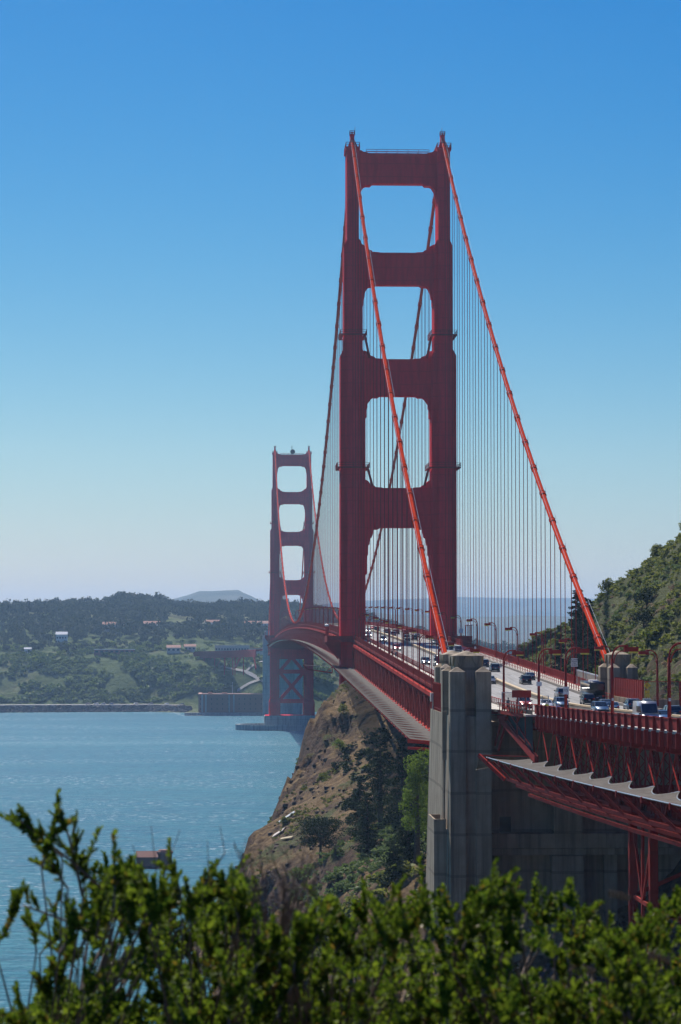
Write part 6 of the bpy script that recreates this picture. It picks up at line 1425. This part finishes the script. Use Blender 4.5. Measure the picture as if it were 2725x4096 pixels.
for si, (lab, u0, u1, seed) in enumerate(SHR):
    um = (max(u0, 60)+min(u1, 2700))/2; c = fg(um, 4100, 9.4); gz = float(zN(c.x, c.y)); root = Vector((c.x, c.y, min(gz+.05, c.z-.35)))
    sh = empty('coyote_bush', root); tag(sh, lab, 'bush', 'bushes in front of the viewpoint')
    pts = [(u, v, d) for u, v, d in tips.get(si, [])]
    n = int((u1-u0)/2725*(640 if si < 3 else 520))
    for k in range(n):
        u = rf.uniform(u0, u1); top = np.interp(u, [o[0] for o in OUT], [o[1] for o in OUT]); v = top+25+(4240-top)*rf.random()**1.7
        if u < 330 and v < 3880 and rf.random() < .66: continue
        pts.append((u, v, rf.uniform(8.1, 11.0) if v < 3800 else rf.uniform(7.6, 10.2)))
    br = MB(); limbs = [root+Vector((rf.uniform(-.25, .25), rf.uniform(-.4, .4), rf.uniform(.2, .45))) for _ in range(9)]
    for L_ in limbs: br.tube([root-root+Vector((0, 0, -.1)), (L_-root)*.5+Vector((rf.uniform(-.04, .04), 0, 0)), L_-root], [.016, .012, .009], 6)
    for (u, v, d) in pts:
        tip = fg(u, v, d); me = SPR[rf.randrange(9)]; H = .2
        lean = Vector((rf.gauss(0, .5), rf.gauss(0, .45), 1)).normalized()
        if (u, v) == (85, 3225): lean = Vector((-.75, 0, .65)).normalized()
        base = tip-lean*H*.95; o = link(me, 'sprig', sh, base-root); sc = rf.uniform(.65, 1.3); o.scale = (sc, sc, sc)
        o.rotation_euler = (lean.to_track_quat('Z', 'Y').to_matrix() @ Matrix.Rotation(rf.uniform(0, 6.28), 3, 'Z')).to_euler()
        lb = min(limbs, key=lambda q: (q-base).length); m_ = lb.lerp(base, .55)+Vector((rf.uniform(-.04, .04), rf.uniform(-.04, .04), -.05))
        br.tube([lb-root, m_-root, base-root], [.006, .0045, .003], 5)
    br.build('branches', 'twig', sh)
    # long side twig for the left bush
    if si == 0:
        for a_, z_ in (((85, 3225), (480, 3560)), ((255, 3210), (330, 3520)), ((90, 3560), (420, 3700))):
            P0, P1 = fg(*z_, 9.0), fg(*a_, 8.8)
            for k in range(9):
                t_ = k/9; p = P0.lerp(P1, t_); o = link(SPR[rf.randrange(9)], 'sprig', sh, p-root); s_ = .55; o.scale = (s_, s_, s_); ln = Vector((rf.uniform(-.6, .6), rf.uniform(-.4, .4), .7)).normalized(); o.rotation_euler = ln.to_track_quat('Z', 'Y').to_euler()
            b = MB(); b.tube([P0-root, P0.lerp(P1, .5)-root+Vector((0, 0, .01)), P1-root], [.006, .005, .003], 5); b.build('long_twig', 'twig', sh)
    # shaded inner leaves, too many to pick apart
    m = int((u1-u0)*24); q = np.random.default_rng(seed); P = []
    for k in range(m):
        u = q.uniform(u0, u1); top = np.interp(u, [o[0] for o in OUT], [o[1] for o in OUT]); dip = (130 if si < 2 else 240)+210*fbm(Vector((u*.0045, si*3.0, 1.0)), 3); v = top+max(60, dip)+(4300-top)*q.random()
        if (u < 360 and v < 3930-u*.6) or v > 4330: continue
        if fbm(Vector((u*.0075, v*.0075, 4.0)), 2) < -.02 and v < 3950: continue
        p = fg(u, v, q.uniform(8.6, 11.6)); P.append(p-root)
    P = np.array(P); leaf_obj('inner_leaves', quads(P, q.uniform(.018, .034, len(P)), q), 'leaf_bush', sh, 'stuff')
# dry shrub with bare brown twigs and a few dry grass stalks
ds = empty('dry_shrub', fg(1120, 4100, 9.0)); tag(ds, 'dry brown leafless shrub in front of the cliff foot', 'shrub'); o0 = ds.location.copy(); b = MB(); tw = random.Random(8)
for i in range(46):
    u, v = tw.uniform(930, 1290), tw.uniform(3260, 3700); tip = fg(u, v, tw.uniform(8.4, 9.6)); st = fg(1120+tw.uniform(-60, 60), 3950, 9.0); m_ = st.lerp(tip, .55)+Vector((tw.uniform(-.05, .05), 0, .0)); b.tube([st-o0, m_-o0, tip-o0], [.005, .0035, .0012], 5)
    for k in range(5): t_ = tw.uniform(.45, .95); a = m_.lerp(tip, t_); e = a+Vector((tw.uniform(-.06, .06), tw.uniform(-.05, .05), tw.uniform(.0, .06))); b.tube([a-o0, e-o0], [.0018, .0008], 4)
b.tube([Vector((0, 0, -.5)), fg(1120, 3950, 9.0)-o0], [.012, .009], 6); b.build('twigs', 'twig', ds)
for k, (u, v, lab) in enumerate(((470, 3240, 'thin bare twig standing up over the water'), )): 
    dtw = empty('bare_twigs', fg(620, 3700, 9.1)); tag(dtw, lab, 'twig'); o1 = dtw.location.copy(); b = MB()
    for (ua, va, ub, vb) in ((605, 3240, 625, 3420), (720, 3260, 660, 3430), (455, 3250, 460, 3330), (830, 3300, 835, 3450), (985, 3290, 960, 3420), (530, 3320, 560, 3400), (880, 3240, 900, 3350)): b.tube([fg(ua, va, 9.1)-o1, fg(ub, vb, 9.1)-o1, Vector((0, 0, -.1))], [.001, .002, .003], 4)
    b.build('twigs', 'twig', dtw)
for k, (u, v, lab) in enumerate(((2530, 3470, 'dry oat stalk hanging in front of the trestle tower'), (2690, 3720, 'dry oat stalk at the edge of the sparser bush'), (2380, 3760, 'dry oat stalk low in the sparser bush'))):
    gs = empty('grass_stalk', fg(u-150, 4150, 8.6)); tag(gs, lab, 'grass', 'dry grass stalks in the bushes'); o1 = gs.location.copy(); tip = fg(u, v+60, 8.6); b = MB(); m_ = fg(u-90, v+60, 8.6); pts = [Vector((0, 0, 0)), (m_-o1)*.6, m_-o1, (tip+m_)/2-o1+Vector((0, 0, .02)), tip-o1]
    b.tube(pts, [.002, .0018, .0015, .0012, .0008], 4); b.build('stalk', 'dry_grass', gs)
    for i in range(6): t_ = i/6; p = m_.lerp(tip, t_)-o1+Vector((0, 0, .015-.02*t_)); b = MB(); b.ball(p, .007, 6, 5, (.9, .6, 1.9)); b.build('seed_head', 'dry_grass', gs)
# ------------------------------------------------------------------ haze: pale sea air round everything
b = MB(); b.box(-15400, 15400, -14900, 15900, -8, 340)
hz = bpy.data.objects.new('haze', bpy.data.meshes.new('haze')); COL.objects.link(hz); hz.data.from_pydata(b.v, [], b.f)
m = bpy.data.materials.new('haze'); m.use_nodes = True; nt = m.node_tree; nt.nodes.remove(nt.nodes['Principled BSDF'])
pv = nt.nodes.new('ShaderNodeVolumePrincipled'); pv.inputs['Color'].default_value = (0.44, 0.68, 1.0, 1); pv.inputs['Density'].default_value = 0.000068
pv.inputs['Anisotropy'].default_value = 0.4
nt.links.new(pv.outputs[0], nt.nodes['Material Output'].inputs['Volume']); hz.data.materials.append(m)
tag(hz, kind='stuff')
